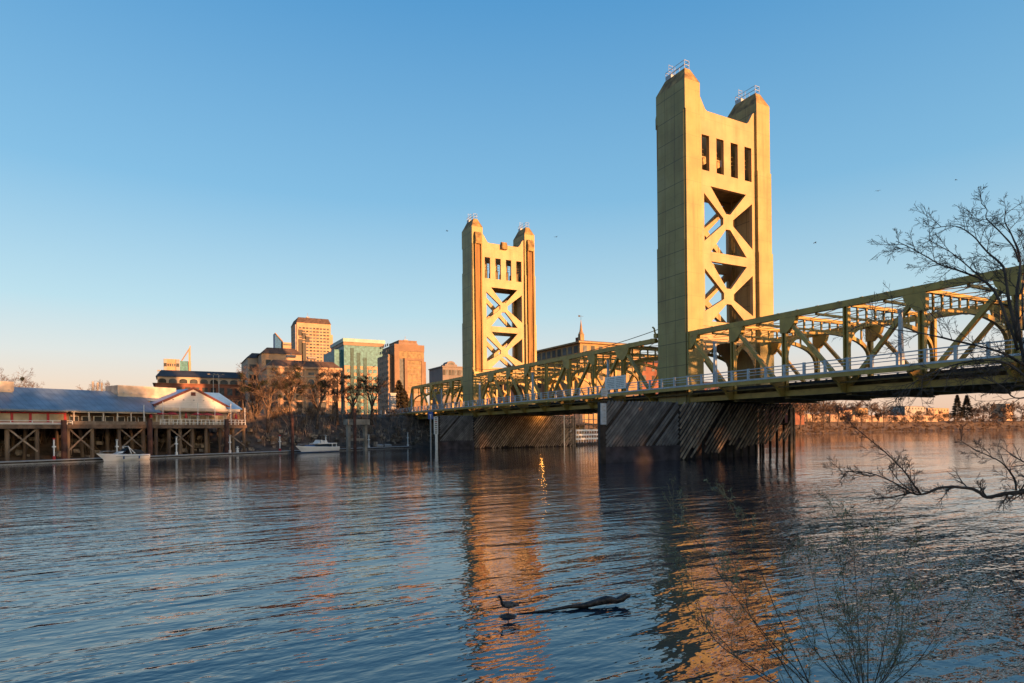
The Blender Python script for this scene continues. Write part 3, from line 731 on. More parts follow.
m = MB(); m.prism([[(1.2, 8.1), (8.4, 11.3), (8.4, 11.1), (1.3, 7.95)]], lambda a, b: (35.15 if a < 4 else 31.5, a, b), lambda a, b: (37.6 - (a - 1.2)*.0, a, b)); m.build('hipped_roof', M['skyroof'], rest)
rb('back_room', M['cream'], (22.4, 36.4, 4.2, 11.4, 5.13, 7.95))
for i in range(8):
    o = rb('window_frame', M['white'], (22.9 + i*1.65, 24.2 + i*1.65, 4.1, 4.197, 5.6, 6.9)); rb('pane', M['wglass'], (23.0 + i*1.65, 24.1 + i*1.65, 4.06, 4.098, 5.68, 6.82), parent=o)
for i, u in enumerate((144, 163, 180, 198, 215, 231, 245)):
    s_, z_ = onR(u, 420, .2); mm = MB(); mm.tube([(s_, .2, 5.1), (s_, .2, 8.9 if i % 2 else 8.3)], .06, 6); mm.build('deck_pole', M['white'], rest)
rb('soffit', M['cream'], (22.3, 36.6, 1.35, 4.1, 7.45, 7.55))
# piles, cross braces
pu = [-40, -18, 7, 37, 68, 92, 119, 143, 156, 169, 180, 192, 206, 220, 233, 244]
for i, u in enumerate(pu):
    s_, z_ = onR(u, 440, .5); m = MB(); m.tube([(s_, .5, -2), (s_, .5, 4.84)], .27, 8); m.build('pile', M['pile'], rest)
    for tt in (4.2, 8.2): m = MB(); m.tube([(s_ + rnd.uniform(-.5, .5), tt, -1), (s_, tt, 4.84)], .25, 7); m.build('pile', M['pile'], rest)
for ua, ub in ((7, 37), (68, 92), (119, 143), (169, 192), (220, 244), (-40, -18)):
    sa, sb = onR(ua, 440, .3)[0], onR(ub, 440, .3)[0]
    m = MB(); m.beam((sa, .18, 4.7), (sb, .18, 1.5), .2, .08, (0, 1, 0)); m.build('brace', M['timber'], rest)
    m = MB(); m.beam((sb, .08, 4.7), (sa, .08, 1.5), .2, .08, (0, 1, 0)); m.build('brace', M['timber'], rest)
for u, v in ((93, 386), (98, 387), (102, 387)):
    s_, z_ = onR(u, v, 8); m = MB(); m.tube([(s_, 8.1, z_ - .9), (s_, 8.1, z_ + .7)], .14, 7); m.build('flue_pipe', M['dormer'], rest)

def RW(s_, t_, z_=0.): return P0 + RS*s_ + RTT*t_ + Vector((0, 0, z_))
# guide piles of the floating dock
for s_, top, lab in ((8.4, 5.8, 'thick dark mooring pile before the red framed restaurant windows'), (20.1, 6.1, 'thick dark mooring pile just right of the white speedboat'), (33.0, 6.2, 'thick dark mooring pile before the right end of the white gable')):
    m = MB(); m.tube([(0, 0, -3), (.03, 0, 2), (0, 0.02, top)], [.4, .38, .34], 10); o = m.build('mooring_pile', M['redpile']); o.location = RW(s_, -1.0); tag(o, lab, 'pile', 'mooring piles along the dock')
m = MB(); m.tube([(0, 0, -3), (0, 0, 7.2)], [.34, .26], 10); o = m.build('mooring_pile', M['redpile']); o.location = D(292.5, 450, 115).xy.to_3d() + Vector((0, 0, 0)); tag(o, 'reddish mooring pile standing among the bare trees left of the cabin cruiser', 'pile', 'mooring piles along the dock')
m = MB(); m.tube([(0, 0, -3), (0, 0, 8.4)], [.34, .3], 10); o = m.build('mooring_pile', M['redpile']); o.location = D(355, 450, 124).xy.to_3d(); tag(o, 'dark mooring pile in front of the concrete frame right of the cabin cruiser', 'pile', 'mooring piles along the dock')

# floating dock in sections
t = thing('floating_dock', 'long low grey floating dock running along the left shore', 'dock', RW(0, -3.2), math.atan2(RS.y, RS.x))
for i in range(9):
    s0 = -24 + i*11.2; m = MB(); m.box(s0, s0 + 11.1, -.9, .9, -.25, .42); m.build('dock_section', M['gray'], t)
    m = MB(); m.box(s0, s0 + 11.1, -.95, -.903, .1, .3); m.build('rub_rail', M['dark'], t)
# white dock posts
def dock_post(u, h, lab, red=False, t_=-2.9):
    s_ = onR(u, 455, t_)[0]; t = thing('dock_post', lab, 'post', RW(s_, t_, .42), math.atan2(RS.y, RS.x), 'white service posts on the floating dock')
    m = MB(); m.box(-.075, .075, -.075, .075, 0, h); m.build('post', M['white'], t)
    m = MB(); m.box(-.2, .2, -.14, .14, h*.6, h*.6 + .2); m.build('meter_box', M['white'], t)
    m = MB(); m.box(-.15, .15, -.15, .15, 0, .45); m.build('foot_box', M['red'] if red else M['white'], t)
    m = MB(); m.box(-.14, .14, -.14, .14, h + .003, h + .2); m.build('cap', M['red'] if red else M['gray'], t)
dock_post(54, 2.7, 'white dock post with red foot and cap beside the thick dark pile', True)
dock_post(117, 2.4, 'white dock post with a small box rising behind the white speedboat')
dock_post(176.5, 2.7, 'white dock post standing right of the speedboat stern')
dock_post(230, 2.8, 'white dock post near the right end of the restaurant deck')
dock_post(237.5, .9, 'short white dock post under the corner of the restaurant deck')
dock_post(280, 2.7, 'white dock post with a bracket left of the cabin cruiser bow', True)
dock_post(326, 2.6, 'white dock post just behind the cabin cruiser')
dock_post(369, 2.6, 'white dock post right of the concrete landing frame')
dock_post(408, 3.0, 'white dock post under the end of the bridge by the stone pier')

# boats
M['hull'] = mat('white_hull', (.80, .79, .77), .25, .04, 1)
M['boatglass'] = glass('boat_glass', (.02, .035, .05), .05)
M['bluestripe'] = mat('blue_bottom', (.03, .10, .25), .4, .1, 1)
def hull(m, Lh, bm, fb, rake=.14, n=14, z0=-.25, sheer=.25):
    rings = []
    for i in range(n + 1):
        f = i/n; x = Lh*f; b = bm*min(1, (math.sin(min(1, f/.62)*math.pi/2))**.8)*(1 - .08*max(0, f - .7)); zt = fb*(1 + sheer*(1 - f)**2); xo = -rake*Lh*(1 - f)**3
        rings.append([(x + .35*rake*Lh*(1 - f), 0, z0), (x + .2*rake*Lh*(1 - f), -b*.6, z0 + .1), (x, -b*.92, fb*.35), (x + xo, -b, zt), (x + xo, -b*.9, zt + .06), (x + xo, b*.9, zt + .06), (x + xo, b, zt), (x, b*.92, fb*.35), (x + .2*rake*Lh*(1 - f), b*.6, z0 + .1)])
    m.loft(rings)
b1 = thing('motorboat', 'white open speedboat with a raked windscreen moored at the dock by the restaurant', 'boat', RW(11.3, -5.6), math.atan2(RS.y, RS.x)); b1.scale = (1, 1, 1.12)
m = MB(); hull(m, 5.9, 1.05, .66, sheer=.4); m.build('hull', M['hull'], b1, smooth=False)
m = MB(); m.loft([[(1.5, -.6, .88), (1.5, .6, .88), (2.3, .78, .95), (2.3, -.78, .95)], [(2.2, -.5, 1.15), (2.2, .5, 1.15), (2.7, .6, 1.2), (2.7, -.6, 1.2)]]); m.build('cuddy', M['hull'], b1)
m = MB(); m.loft([[(2.2, -.75, .95), (2.2, .75, .95), (2.3, .78, .95), (2.3, -.78, .95)], [(3.0, -.6, 1.55), (3.0, .6, 1.55), (3.06, .6, 1.55), (3.06, -.6, 1.55)]]); m.build('windscreen', M['boatglass'], b1)
m = MB()
for s_ in (-.85, .85): m.beam((3.35, s_, .85), (2.95, s_, 1.75), .12, .1); m.beam((3.0, s_, 1.70), (3.9, s_*.95, .85), .1, .1)
m.box(2.9, 3.05, -.79, .79, 1.72, 1.82); m.build('arch', M['hull'], b1)
m = MB(); m.loft([[(3.1, -.8, .86), (3.1, .8, .86), (5.2, .85, .86), (5.2, -.85, .86)], [(3.15, -.7, 1.45), (3.15, .7, 1.45), (4.9, .7, 1.25), (4.9, -.7, 1.25)]]); m.build('canvas_cover', M['black'], b1)
m = MB(); m.tube([(-.4, 0, 1.0), (-.1, -.5, 1.22), (1.3, -.9, 1.25)], .025, 5); m.tube([(-.4, 0, 1.0), (-.1, .5, 1.22), (1.3, .9, 1.25)], .025, 5); m.build('bow_rail', M['gray'], b1)
m = MB(); m.box(1.2, 5.7, -1.075, -1.0, .5, .56); m.build('rub_stripe', M['gray'], b1)
for x in (2.2, 4.3): m = MB(); m.tube([(x, -1.13, .2), (x, -1.13, .55)], .09, 6); m.build('fender_bumper', M['bluestripe'], b1)
b2 = thing('cabin_cruiser', 'white cabin cruiser with a flying bridge and blue waterline moored beneath the trees', 'boat', RW(44.0, -6.6), math.atan2(RS.y, RS.x))
m = MB(); hull(m, 8.0, 1.4, .95, sheer=.35); m.build('hull', M['hull'], b2)
m = MB(); hull(m, 7.9, 1.43, .12, rake=.1, z0=-.2, sheer=.1); m.build('waterline_stripe', M['bluestripe'], b2)
m = MB(); m.loft([[(2.3, -1.0, .98), (2.3, 1.0, .98), (6.3, 1.15, .98), (6.3, -1.15, .98)], [(3.4, -.9, 1.55), (3.4, .9, 1.55), (6.1, 1.0, 1.55), (6.1, -1.0, 1.55)]]); m.build('cabin', M['boatglass'], b2)
m = MB(); m.box(3.0, 7.6, -1.1, 1.1, 1.553, 1.72); m.build('cabin_roof', M['hull'], b2)
m = MB(); m.loft([[(3.5, -.9, 1.723), (3.5, .9, 1.723), (5.6, .95, 1.723), (5.6, -.95, 1.723)], [(4.0, -.8, 2.35), (4.0, .8, 2.35), (5.4, .8, 2.1), (5.4, -.8, 2.1)]]); m.build('flying_bridge', M['hull'], b2)
m = MB()
for x in (3.8, 4.6, 5.4, 6.2):
    for s_ in (-.9, .9): m.tube([(x, s_, 1.7), (x - .1, s_, 2.95)], .03, 5)
m.box(3.6, 6.2, -.95, .95, 2.95, 3.02); m.build('bimini_frame', M['dark'], b2)
for sd in (-1, 1):
    m = MB(); m.box(6.4, 6.5, sd*1.02 - .04, sd*1.02 + .04, .95, 1.55); m.box(7.4, 7.5, sd*1.02 - .04, sd*1.02 + .04, .95, 1.55); m.build('cockpit_stanchion', M['hull'], b2)
m = MB(); m.tube([(-.7, 0, 1.35), (0, -.7, 1.65), (2.4, -1.2, 1.55)], .03, 5); m.tube([(-.7, 0, 1.35), (0, .7, 1.65), (2.4, 1.2, 1.55)], .03, 5); m.build('bow_rail', M['gray'], b2)
m = MB(); m.loft([[(1.0, -.6, 1.1), (1.0, .6, 1.1), (2.7, .9, 1.0), (2.7, -.9, 1.0)], [(1.3, -.4, 1.4), (1.3, .4, 1.4), (2.6, .6, 1.45), (2.6, -.6, 1.45)]]); m.build('tarp', M['bluestripe'], b2)
for u, lab, dz in ((376, 'small pale dinghy lying on the dock near the concrete frame', 0), (384, 'small grey dinghy lying on the dock left of the bridge end', 0)):
    s_ = onR(u, 447, -2.6)[0]; o = MB(); hull(o, 1.7, .4, .45, rake=.05, n=8, z0=0); ob = o.build('dinghy', M['gray']); ob.location = RW(s_, -2.8, .45); ob.rotation_euler = (R(8), 0, math.atan2(RS.y, RS.x)); tag(ob, lab, 'boat')

# red patio umbrellas on the restaurant deck
for i, (u, lab) in enumerate(((151, 'red umbrella nearest the mooring pile on the restaurant deck'), (160, 'second red umbrella from the left under the white gable'), (172, 'red umbrella left of centre under the white gable'),
        (186, 'half closed red umbrella under the gable peak'), (197, 'red umbrella right of the gable peak'), (207, 'red umbrella under the right slope of the gable'), (217, 'red umbrella near the right end of the gable'), (236, 'red umbrella at the far right corner of the restaurant deck'))):
    s_ = onR(u, 416, 1.0)[0]; cl = i in (0, 3, 7)
    t = thing('patio_umbrella', lab, 'umbrella', RW(s_, 1.0, 5.12), 0, 'red umbrellas on the restaurant deck')
    m = MB(); m.tube([(0, 0, 0), (0, 0, 2.1)], .03, 5); m.build('pole', M['white'], t)
    rr = .28 if cl else 1.15; hh = 1.2 if cl else 1.75
    m = MB(); m.loft([[(rr*math.cos(a*.7854), rr*math.sin(a*.7854), hh) for a in range(8)], [(rr*.5*math.cos(a*.7854), rr*.5*math.sin(a*.7854), hh + (2.2 - hh)*.6) for a in range(8)], [(.03*math.cos(a*.7854), .03*math.sin(a*.7854), 2.2) for a in range(8)]]); m.build('canopy', M['red'], t)
for i in range(7):
    s_ = 23.5 + i*1.9; t = thing('patio_table', 'small dark dining table behind the white rail of the restaurant deck', 'table', RW(s_, .9, 5.12), .3*i, 'tables on the restaurant deck')
    m = MB(); m.box(-.4, .4, -.4, .4, .7, .75); m.build('tabletop', M['black'], t)
    for a, b in ((-.32, -.32), (.32, -.32), (.32, .32), (-.32, .32)):
        m = MB(); m.box(a - .03, a + .03, b - .03, b + .03, 0, .698); m.build('leg', M['black'], t)

# concrete landing frame and the abutment of the bridge
t = thing('concrete_landing', 'concrete portal frame of two columns and a slab beside the cabin cruiser', 'frame', D(357, 450, 127).xy.to_3d(), R(-70))
for x in (-2.0, 2.0): m = MB(); m.box(x - .3, x + .3, -.35, .35, -2, 5.2); m.build('column', M['conc_l'], t)
m = MB(); m.box(-2.6, 2.6, -.8, .8, 5.203, 6.3); m.build('cap_slab', M['conc_l'], t)
m = MB(); m.box(-1.697, 1.697, -.2, .2, 2.0, 2.5); m.build('cross_beam', M['conc_l'], t)
t = thing('abutment', 'stone abutment under the far end of the bridge with two curved wing walls', 'abutment', (0, 0, 0))
m = MB(); m.box(100, 104, -18, 2.2, -1, 7.2); m.build('pier_wall', M['conc_l'], t)
m = MB(); m.box(118, 124, -18, 4, -1, 8.3); m.build('back_wall', M['conc'], t)
m = MB(); 
m.loft([[(118.4 + 4*math.sin(a), 4 + 8*(1 - math.cos(a)) + 5*a, z) for z in (2, 8.9)] + [(119.0 + 4*math.sin(a), 4 + 8*(1 - math.cos(a)) + 5*a, z) for z in (8.9, 2)] for a in (0, .3, .6, .9, 1.2)]); m.build('wing_wall', M['conc'], t)
m = MB()
for a in (0, .2, .4, .6, .8, 1.0, 1.2):
    x, y = 118.7 + 4*math.sin(a), 4 + 8*(1 - math.cos(a)) + 5*a; m.box(x - .1, x + .1, y - .1, y + .1, 8.8, 10.0)
    if a < 1.2:
        x2, y2 = 118.7 + 4*math.sin(a + .2), 4 + 8*(1 - math.cos(a + .2)) + 5*(a + .2)
        for z in (9.4, 9.95): m.beam((x, y, z), (x2, y2, z), .07, .07)
m.build('wing_railing', M['rail'], t)
pq = onX(396.5, 415, 121.0)
t = thing('stone_pylon', 'square grey stone pylon at the far end of the bridge railing', 'pylon', (121, pq.y + 1.2, 8.2))
m = MB(); m.box(-1.1, 1.1, -1.1, 1.1, 0, 1.4); m.build('plinth', M['conc_l'], t)
m = MB(); frustum(m, -.9, .9, -.9, .9, 1.403, 6.6, .12); m.build('shaft', M['gray'], t)
m = MB(); m.box(-.95, .95, -.95, .95, 6.603, 7.0); m.build('cap', M['gray'], t)

# ------------------------------------------------------------------ the city beyond
M['stone'] = mat('peach_stone', (.44, .285, .185), .85, .1, .15)
M['stone2'] = mat('buff_stone', (.42, .34, .27), .85, .12, .15)
M['roofbrown'] = mat('brown_roof', (.10, .065, .05), .8, .2, .4)
M['roofslate'] = mat('slate_roof', (.035, .04, .05), .7, .2, .4)
M['brick'] = mat('red_brick', (.22, .085, .055), .9, .2, .3)
overlay(M['brick'], lines(2, .6, .08), (.12, .05, .035), .5)
M['win'] = island_tint(glass('dark_window_glass', (.05, .058, .065), .12), .35, 2.2)
M['teal'] = glass('teal_glass', (.085, .235, .285), .10, .25)
M['tealdark'] = glass('dark_teal_glass', (.03, .09, .10), .10, .2)
M['tealroof'] = mat('pale_teal_metal', (.17, .33, .34), .5, .1, .3)
M['granite'] = mat('warm_granite', (.20, .12, .075), .7, .12, .15)
M['brownstone'] = mat('brown_granite', (.22, .14, .095), .6, .12, .15)
M['bronze'] = glass('bronze_glass', (.22, .15, .075), .12, .3)
M['bluefin'] = glass('blue_glass', (.02, .12, .32), .12, .2)
M['grayst'] = mat('grey_stone', (.34, .31, .30), .85, .1, .2)
M['grayst_shade'] = mat('grey_stone_shade', (.20, .175, .17), .85, .1, .2)  # darker copy of the grey stone: the dormer building's shade put into its colour
M['pink'] = mat('pink_stucco', (.42, .26, .19), .9, .12, .15)
M['tan'] = mat('tan_siding', (.33, .22, .11), .8, .15, .3)
GZ = 8.3
def win_set(root, rects, m_, name='window', dep=.10, axis='x', sub=None):
    """rects: (a, z, w, h) on the west face (axis x, a = local y centre) or north face (axis y, a = local x centre), with the plane offset"""
    rects = sorted(rects, key=lambda r_: -(r_[2]*r_[3])); cache = {}
    def geo(mb, a, z, wd, h, off):
        if axis == 'x': mb.box(off - dep, off + dep*.2, a - wd/2, a + wd/2, z - h/2, z + h/2)
        else: mb.box(a - wd/2, a + wd/2, off - dep*.2, off + dep, z - h/2, z + h/2)
    for (a, z, wd, h, off) in rects[:100]:
        key = (round(wd, 3), round(h, 3))
        if key not in cache:
            mb = MB(); geo(mb, 0, 0, wd, h, 0); o = mb.build(name, m_, root); cache[key] = o
        else:
            o = cache[key].copy(); COL.objects.link(o); o.parent = root
        o.location = (off, a, z) if axis == 'x' else (a, off, z)
    if rects[100:]:
        mb = MB()
        for r_ in rects[100:]: geo(mb, *r_)
        mb.build(name, m_, root)['kind'] = 'stuff'
def zat(v, X, u=300): return onX(u, v, X).z - GZ
def base(name, label, X, uc, cat='building'):
    p = onX(uc, 400, X); return thing(name, label, cat, (X, p.y, GZ)), p.y
def ybox(m, x0, x1, y0, y1, z0, z1): return m.box(x0, x1, y0, y1, z0, z1)

# peach office tower
X = 560; t, y0 = base('office_tower', 'tall peach office tower with brown cap and staggered dark windows', X, 297.5, 'tower block')
yw = lambda u: onX(u, 400, X).y - y0
H = zat(323.5, X, 315); Wd = yw(331.5)
m = MB(); m.box(0, 32, Wd, 0, -1, H); m.box(.003, 31, yw(333.5), Wd - .003, -1, zat(335, X, 333)); m.build('wall', M['stone'], t)
m = MB(); m.loft([[(-.3, .3, H+.003), (33, .3, H+.003), (33, Wd-.3, H+.003), (-.3, Wd-.3, H+.003)], [(3, -2, H + 5.5), (30, -2, H + 5.5), (30, Wd + 1.5, H + 5.5), (3, Wd + 1.5, H + 5.5)]]); m.build('roof', M['roofbrown'], t)
rects = []
for r_ in range(16):
    for c in range(9):
        z = H - 5 - r_*3.05; y = -3.2 + (Wd + 5)*c/8.3
        if z < 8: continue
        if c < 4 and ((c == 0 and r_ in (1, 2)) or (c == 1 and 2 <= r_ <= 3) or (c == 2 and 3 <= r_ <= 4)): continue
        if c in (0, 1) and r_ > 3 + c: continue
        rects.append((y, z, 2.6 if c % 2 else 2.1, 1.5, 0))
win_set(t, rects, M['win'])
for c, ra, rb_ in ((0, 1, 2), (1, 2, 3), (2, 3, 4), (0, 4, 15), (1, 5, 15)):
    y = -3.2 + (Wd + 5)*c/8.3; m = MB(); m.box(-.2, .05, y - 2.0, y + 2.0, H - 5 - rb_*3.05 - 1.4, H - 5 - ra*3.05 + 1.4); m.build('glass_bay', M['black'], t)
win_set(t, [(4 + 5*c, H - 6 - r_*3.05, 2.6, 1.5, 0) for r_ in range(16) for c in range(6)], M['win'], axis='y')
m = MB(); m.box(1, 6, .003, 1.2, -1, H - 2); m.build('corner_pier', M['grayst'], t)

# teal glass office block
X = 430; t, y0 = base('glass_office_block', 'teal mirrored glass office block over a brick coloured base with dark slots', X, 344.5, 'office block')
H = zat(342, X, 360); Wd = yw2 = onX(384, 400, X).y - y0; zs = zat(366, X, 360)
m = MB(); m.box(0, 40, Wd, 0, zs, H - 3); m.build('glass_wall', M['teal'], t)
m = MB(); m.box(-.6, 42, Wd - .5, .5, H - 2.997, H - .6); m.build('brown_band', M['brownstone'], t)
m = MB(); m.box(-1.5, 44, Wd - 1, 1.0, H - .597, H + 2.2); m.build('roof_slab', M['tealroof'], t)
m = MB(); m.box(0.3, 40, Wd + .3, -.3, -1, zs - .003); m.build('lower_wall', M['stone'], t)
m = MB(); m.box(6, 46, .003, 6, -1, H - 6); m.build('side_wing', M['teal'], t)
dx = [onX(u, 400, X).y - y0 for u in (352.5, 359, 365.5)]
for k, y in enumerate(dx):
    m = MB(); m.box(-.25, .3 - .02, y - 1.4, y + 1.4, 2, H - 5 - k*3.5); m.build('dark_slot', M['tealdark'], t)
edges = [-.5] + dx + [Wd + .5]; rects = []
for k in range(4):
    a, b = edges[k], edges[k+1]
    for r_ in range(9):
        z = zs - 4 - r_*5.2
        if z < 6: continue
        n = 3 if k == 3 else 1
        for j in range(n):
            wd = (abs(b - a) - 3.6)/n*.85; rects.append((a + (b - a)*(j + .5)/n if n == 1 else a - 2 + (b - a + 2.5)*(j + .5)/n, z, max(2.2, wd), 2.8, .3))
win_set(t, rects, M['teal'])
m = MB(); m.box(-.15, .28, edges[3] - 2 - 4, edges[3] - 2, 4, zs - 22); m.build('tall_window', M['teal'], t); 

# brown granite tower
X = 330; t, y0 = base('granite_tower', 'brown granite office tower with bronze glass front beside the bridge end', X, 395, 'tower block')
yf = lambda u: onX(u, 400, X).y - y0
H = zat(345, X, 405); Wd = yf(424.5)
m = MB(); m.box(0, 26, Wd, 0, -1, H); m.box(-.6, -.003, Wd, 0.2, H - 4, H + .3); m.box(-.6, -.003, -3, .2, -1, H - 4.003); m.box(-1.6, -.003, yf(422.5), -6.2, H - 10, H - 8.6); m.box(-1.6, -.003, yf(422.5), yf(421), 16, H - 10.003); m.box(-1.6, -.003, -8.0, -6.2, -1, H - 10.003); m.build('wall', M['granite'], t)
m = MB(); m.box(4, 27, -.003 - 0 + 0.01, 3.2, -1, H - 6); m.build('side_wing', M['brownstone'], t)
m = MB(); m.box(-1.2, -.003, yf(421.1), -8.1, 20.5, H - 10.1); o = m.build('bronze_glazing', M['bronze'], t)
for k in range(11):
    m = MB(); z = H - 13 - k*2.75
    if z > 21: m.box(-1.26, -1.203, yf(421.1), -8.1, z - .14, z + .14); m.build('mullion', M['brownstone'], t)
m = MB(); m.box(-1.4, -.004, yf(421.0), -8.0, 15.5, 20.4); m.build('entrance_band', M['pink'], t)
m = MB(); m.box(-.5, -.004, yf(424), -.3, H - 8.5, H - 4.1); m.build('upper_glazing', M['bronze'], t)
m = MB(); m.box(-.3, -.005, -6.1, -3.1, -1, H - 9); m.build('dark_slot', M['win'], t)
m = MB(); m.loft([[(1, -3, H+.003), (24, -3, H+.003), (24, Wd+3, H+.003), (1, Wd+3, H+.003)], [(1.5, -3.6, H + 2.2), (22, -3.6, H + 2.2), (22, Wd + 4.6, H + 2.2), (1.5, Wd + 4.6, H + 2.2)]]); m.build('penthouse', M['brownstone'], t)
m = MB(); m.box(1.3, 22, Wd + 4.4, -3.4, H + 2.203, H + 3.2); m.build('penthouse_cap', M['granite'], t)
m = MB(); m.box(2, 22, Wd - 2, Wd - .003, -1, H - 10); m.build('side_bay', M['granite'], t)
win_set(t, [(4 + 4*c, 12 + 3.6*r_, 2.4, 1.7, 3.2) for r_ in range(12) for c in range(5)], M['win'], axis='y')

# riverfront hotel: three stepped masses
X = 150; t, y0 = base('riverfront_hotel', 'peach riverfront hotel with dark mansard roofs and tall windows behind the bare trees', X, 268, 'hotel')
H = zat(369, X, 300); Wd = onX(341, 400, X).y - y0
m = MB(); m.box(0, 14, Wd, 0, -2, H); m.box(-.5, 14, Wd - .4, .4, H + .003, H + .7); m.build('front_wall', M['stone'], t)
m = MB(); m.loft([[(-.3, .2, H+.71), (14, .2, H+.71), (14, Wd-.2, H+.71), (-.3, Wd-.2, H+.71)], [(2.2, -2, H + 2.9), (14, -2, H + 2.9), (14, Wd + 2, H + 2.9), (2.2, Wd + 2, H + 2.9)]]); m.build('front_roof', M['roofbrown'], t)
nb = 6
for k in range(nb):
    y = Wd*(k + .5)/nb; hw = .95
    for z0, z1, in ((H - 12.5, H - 3.2), (H - 17.5, H - 13.5)):
        m = MB(); arch = [(y + hw*math.cos(math.pi*i/8), z1 - .9 + .9*math.sin(math.pi*i/8)) for i in range(9)]
        m.prism([[(y - hw, z0), (y + hw, z0)] + arch], lambda a, b: (-.06, a, b), lambda a, b: (.1, a, b)); wo = m.build('window', M['win'], t)
        m = MB()
        for zz in (z0 + 2.2, z0 + 4.4, z0 + 6.6):
            if zz < z1 - .5: m.box(-.1, -.062, y - hw, y + hw, zz - .25, zz + .25)
        m.box(-.1, -.062, y - .08, y + .08, z0, z1 - .2) if not m.v else None
        m.build('spandrel', M['stone'], wo)
    m = MB(); m.box(-.3, -.003, Wd*(k)/nb - .35, Wd*(k)/nb + .35, -2, H - .05); m.build('pilaster', M['stone'], t)
m = MB(); m.box(-.25, -.004, Wd + .4, -.4, H - 2.6, H - 2.2); m.build('string_course', M['stone2'], t)
win_set(t, [(Wd*(k + .5)/nb, H - 1.4, 1.8, .8, 0) for k in range(nb)], M['win'])
# middle and left masses further back
p2 = onX(262, 400, 168).y - y0; p3 = onX(302, 400, 168).y - y0; H2 = zat(354, 168, 280)
m = MB(); m.box(18, 34, p3, p2, -2, H2); m.build('middle_wall', M['stone'], t)
m = MB(); m.loft([[(17.6, p2+.4, H2+.003), (34, p2+.4, H2+.003), (34, p3-.4, H2+.003), (17.6, p3-.4, H2+.003)], [(20, p2-2, H2 + 2.3), (32, p2-2, H2 + 2.3), (32, p3 + 2, H2 + 2.3), (20, p3 + 2, H2 + 2.3)]]); m.build('middle_roof', M['roofbrown'], t)
p4 = onX(248, 400, 178).y - y0; p5 = onX(262, 400, 178).y - y0; H3 = zat(358, 178, 255)
m = MB(); m.box(28, 50, p5, p4, -2, H3); m.build('left_wall', M['stone2'], t)
m = MB(); m.loft([[(27.6, p4+.4, H3+.003), (50, p4+.4, H3+.003), (50, p5, H3+.003), (27.6, p5, H3+.003)], [(29.5, p4-1.6, H3 + 1.9), (48, p4-1.6, H3 + 1.9), (48, p5, H3 + 1.9), (29.5, p5, H3 + 1.9)]]); m.build('left_roof', M['roofslate'], t)
win_set(t, [((p4 + p5)/2, H3 - 3.4 - 3.6*k, 3.4, 2.2, 28) for k in range(5)] + [(p2 + (p3 - p2)*(j + .5)/3, H2 - 3 - 3.4*k, 1.6, 1.8, 18) for k in range(5) for j in range(3)], M['win'])
win_set(t, [(31 + 3.6*j, H3 - 2.6, 2.2, 1.2, p4) for j in range(5)], M['win'], axis='y')

# long low market building and its brick base
X = 190; t, y0 = base('long_low_building', 'long low buff building with a dark roof above a red brick base behind the gable', X, 157.5)
H = zat(377.5, X, 200); Wd = onX(249, 400, X).y - y0; Hb = zat(384.5, X, 200)
m = MB(); m.box(0, 16, Wd, 0, Hb + .003, H); m.build('upper_wall', M['stone2'], t)
m = MB(); m.prism([[(-.6, H + .003), (5, H + 2.7), (11, H + 2.7), (16.6, H + .003)]], lambda a, b: (a, .5 - (b - H)*.6, b), lambda a, b: (a, Wd - .5, b)); m.build('roof', M['roofslate'], t)
m = MB(); m.box(-3, 16, Wd - 6, .7, -2, Hb - .1); m.box(-3.3, 16, Wd - 6, 1.4, Hb - .097, Hb + .0); m.build('brick_base', M['brick'], t)
n = 9
for k in range(n):
    y = Wd*(k + .45)/n; hw = 1.25; arch = [(y + hw*math.cos(math.pi*i/8), H - 1.4 + .75*math.sin(math.pi*i/8)) for i in range(9)]
    m = MB(); m.prism([[(y - hw, H - 2.2), (y + hw, H - 2.2)] + arch], lambda a, b: (-.07, a, b), lambda a, b: (.1, a, b)); m.build('window', M['win'], t)
win_set(t, [(Wd*(k + .5)/11, Hb - 2.6 - 4*r_, 1.7, 2.6, -3) for k in range(12) for r_ in range(3)], M['win'])

# building with the tall glass sail
X = 480; t, y0 = base('sail_building', 'small lit office block with a slender pointed glass sail on its right', X, 164, 'office block')
ys = lambda u: onX(u, 400, X).y - y0
H = zat(359, X, 170)
m = MB(); m.box(0, 20, ys(180), 0, -1, H); m.build('wall', M['stone'], t)
m = MB(); m.box(-.8, -.003, ys(167.3), -.1, -1, H - .2); m.box(-.8, -.003, ys(179.9), ys(176.5), -1, H - .2); m.build('grey_bay', M['grayst'], t)
m = MB(); m.box(2, 2.3, ys(191.5), ys(180.3), -1, H - 1); m.build('glass_screen', M['teal'], t)
zt_ = zat(345.5, X, 190)
m = MB(); m.prism([[(ys(191.2), -1), (ys(191.2), zt_), (ys(190.4), zt_), (ys(189.0), zat(351, X, 190)), (ys(189.4), -1)]], lambda a, b: (1.0, a, b), lambda a, b: (2.0, a, b)); m.build('glass_sail', M['stone'], t)
m = MB(); m.beam((1.5, ys(190.2), zt_ - 2), (1.5, ys(182), H - 1), .8, .8); m.build('sail_strut', M['brownstone'], t)
m = MB(); m.box(1, 6, .003, ys(157.5), H - 9, H - 8.4); m.box(1, 1.2, ys(158.2), ys(157.9), -1, H - 9); m.build('canopy', M['grayst'], t)
win_set(t, [(ys(168.5 + 2.2*k), H - 4.5 - 5.5*r_, 1.0, 2.0, 0) for k in range(4) for r_ in range(4)], M['win'])
win_set(t, [(ys(165.7), H - 4.5 - 5.5*r_, 1.9, 2.6, -.8) for r_ in range(4)] + [(ys(178.2), H - 4.5 - 5.5*r_, 1.9, 2.6, -.8) for r_ in range(4)], M['win'])

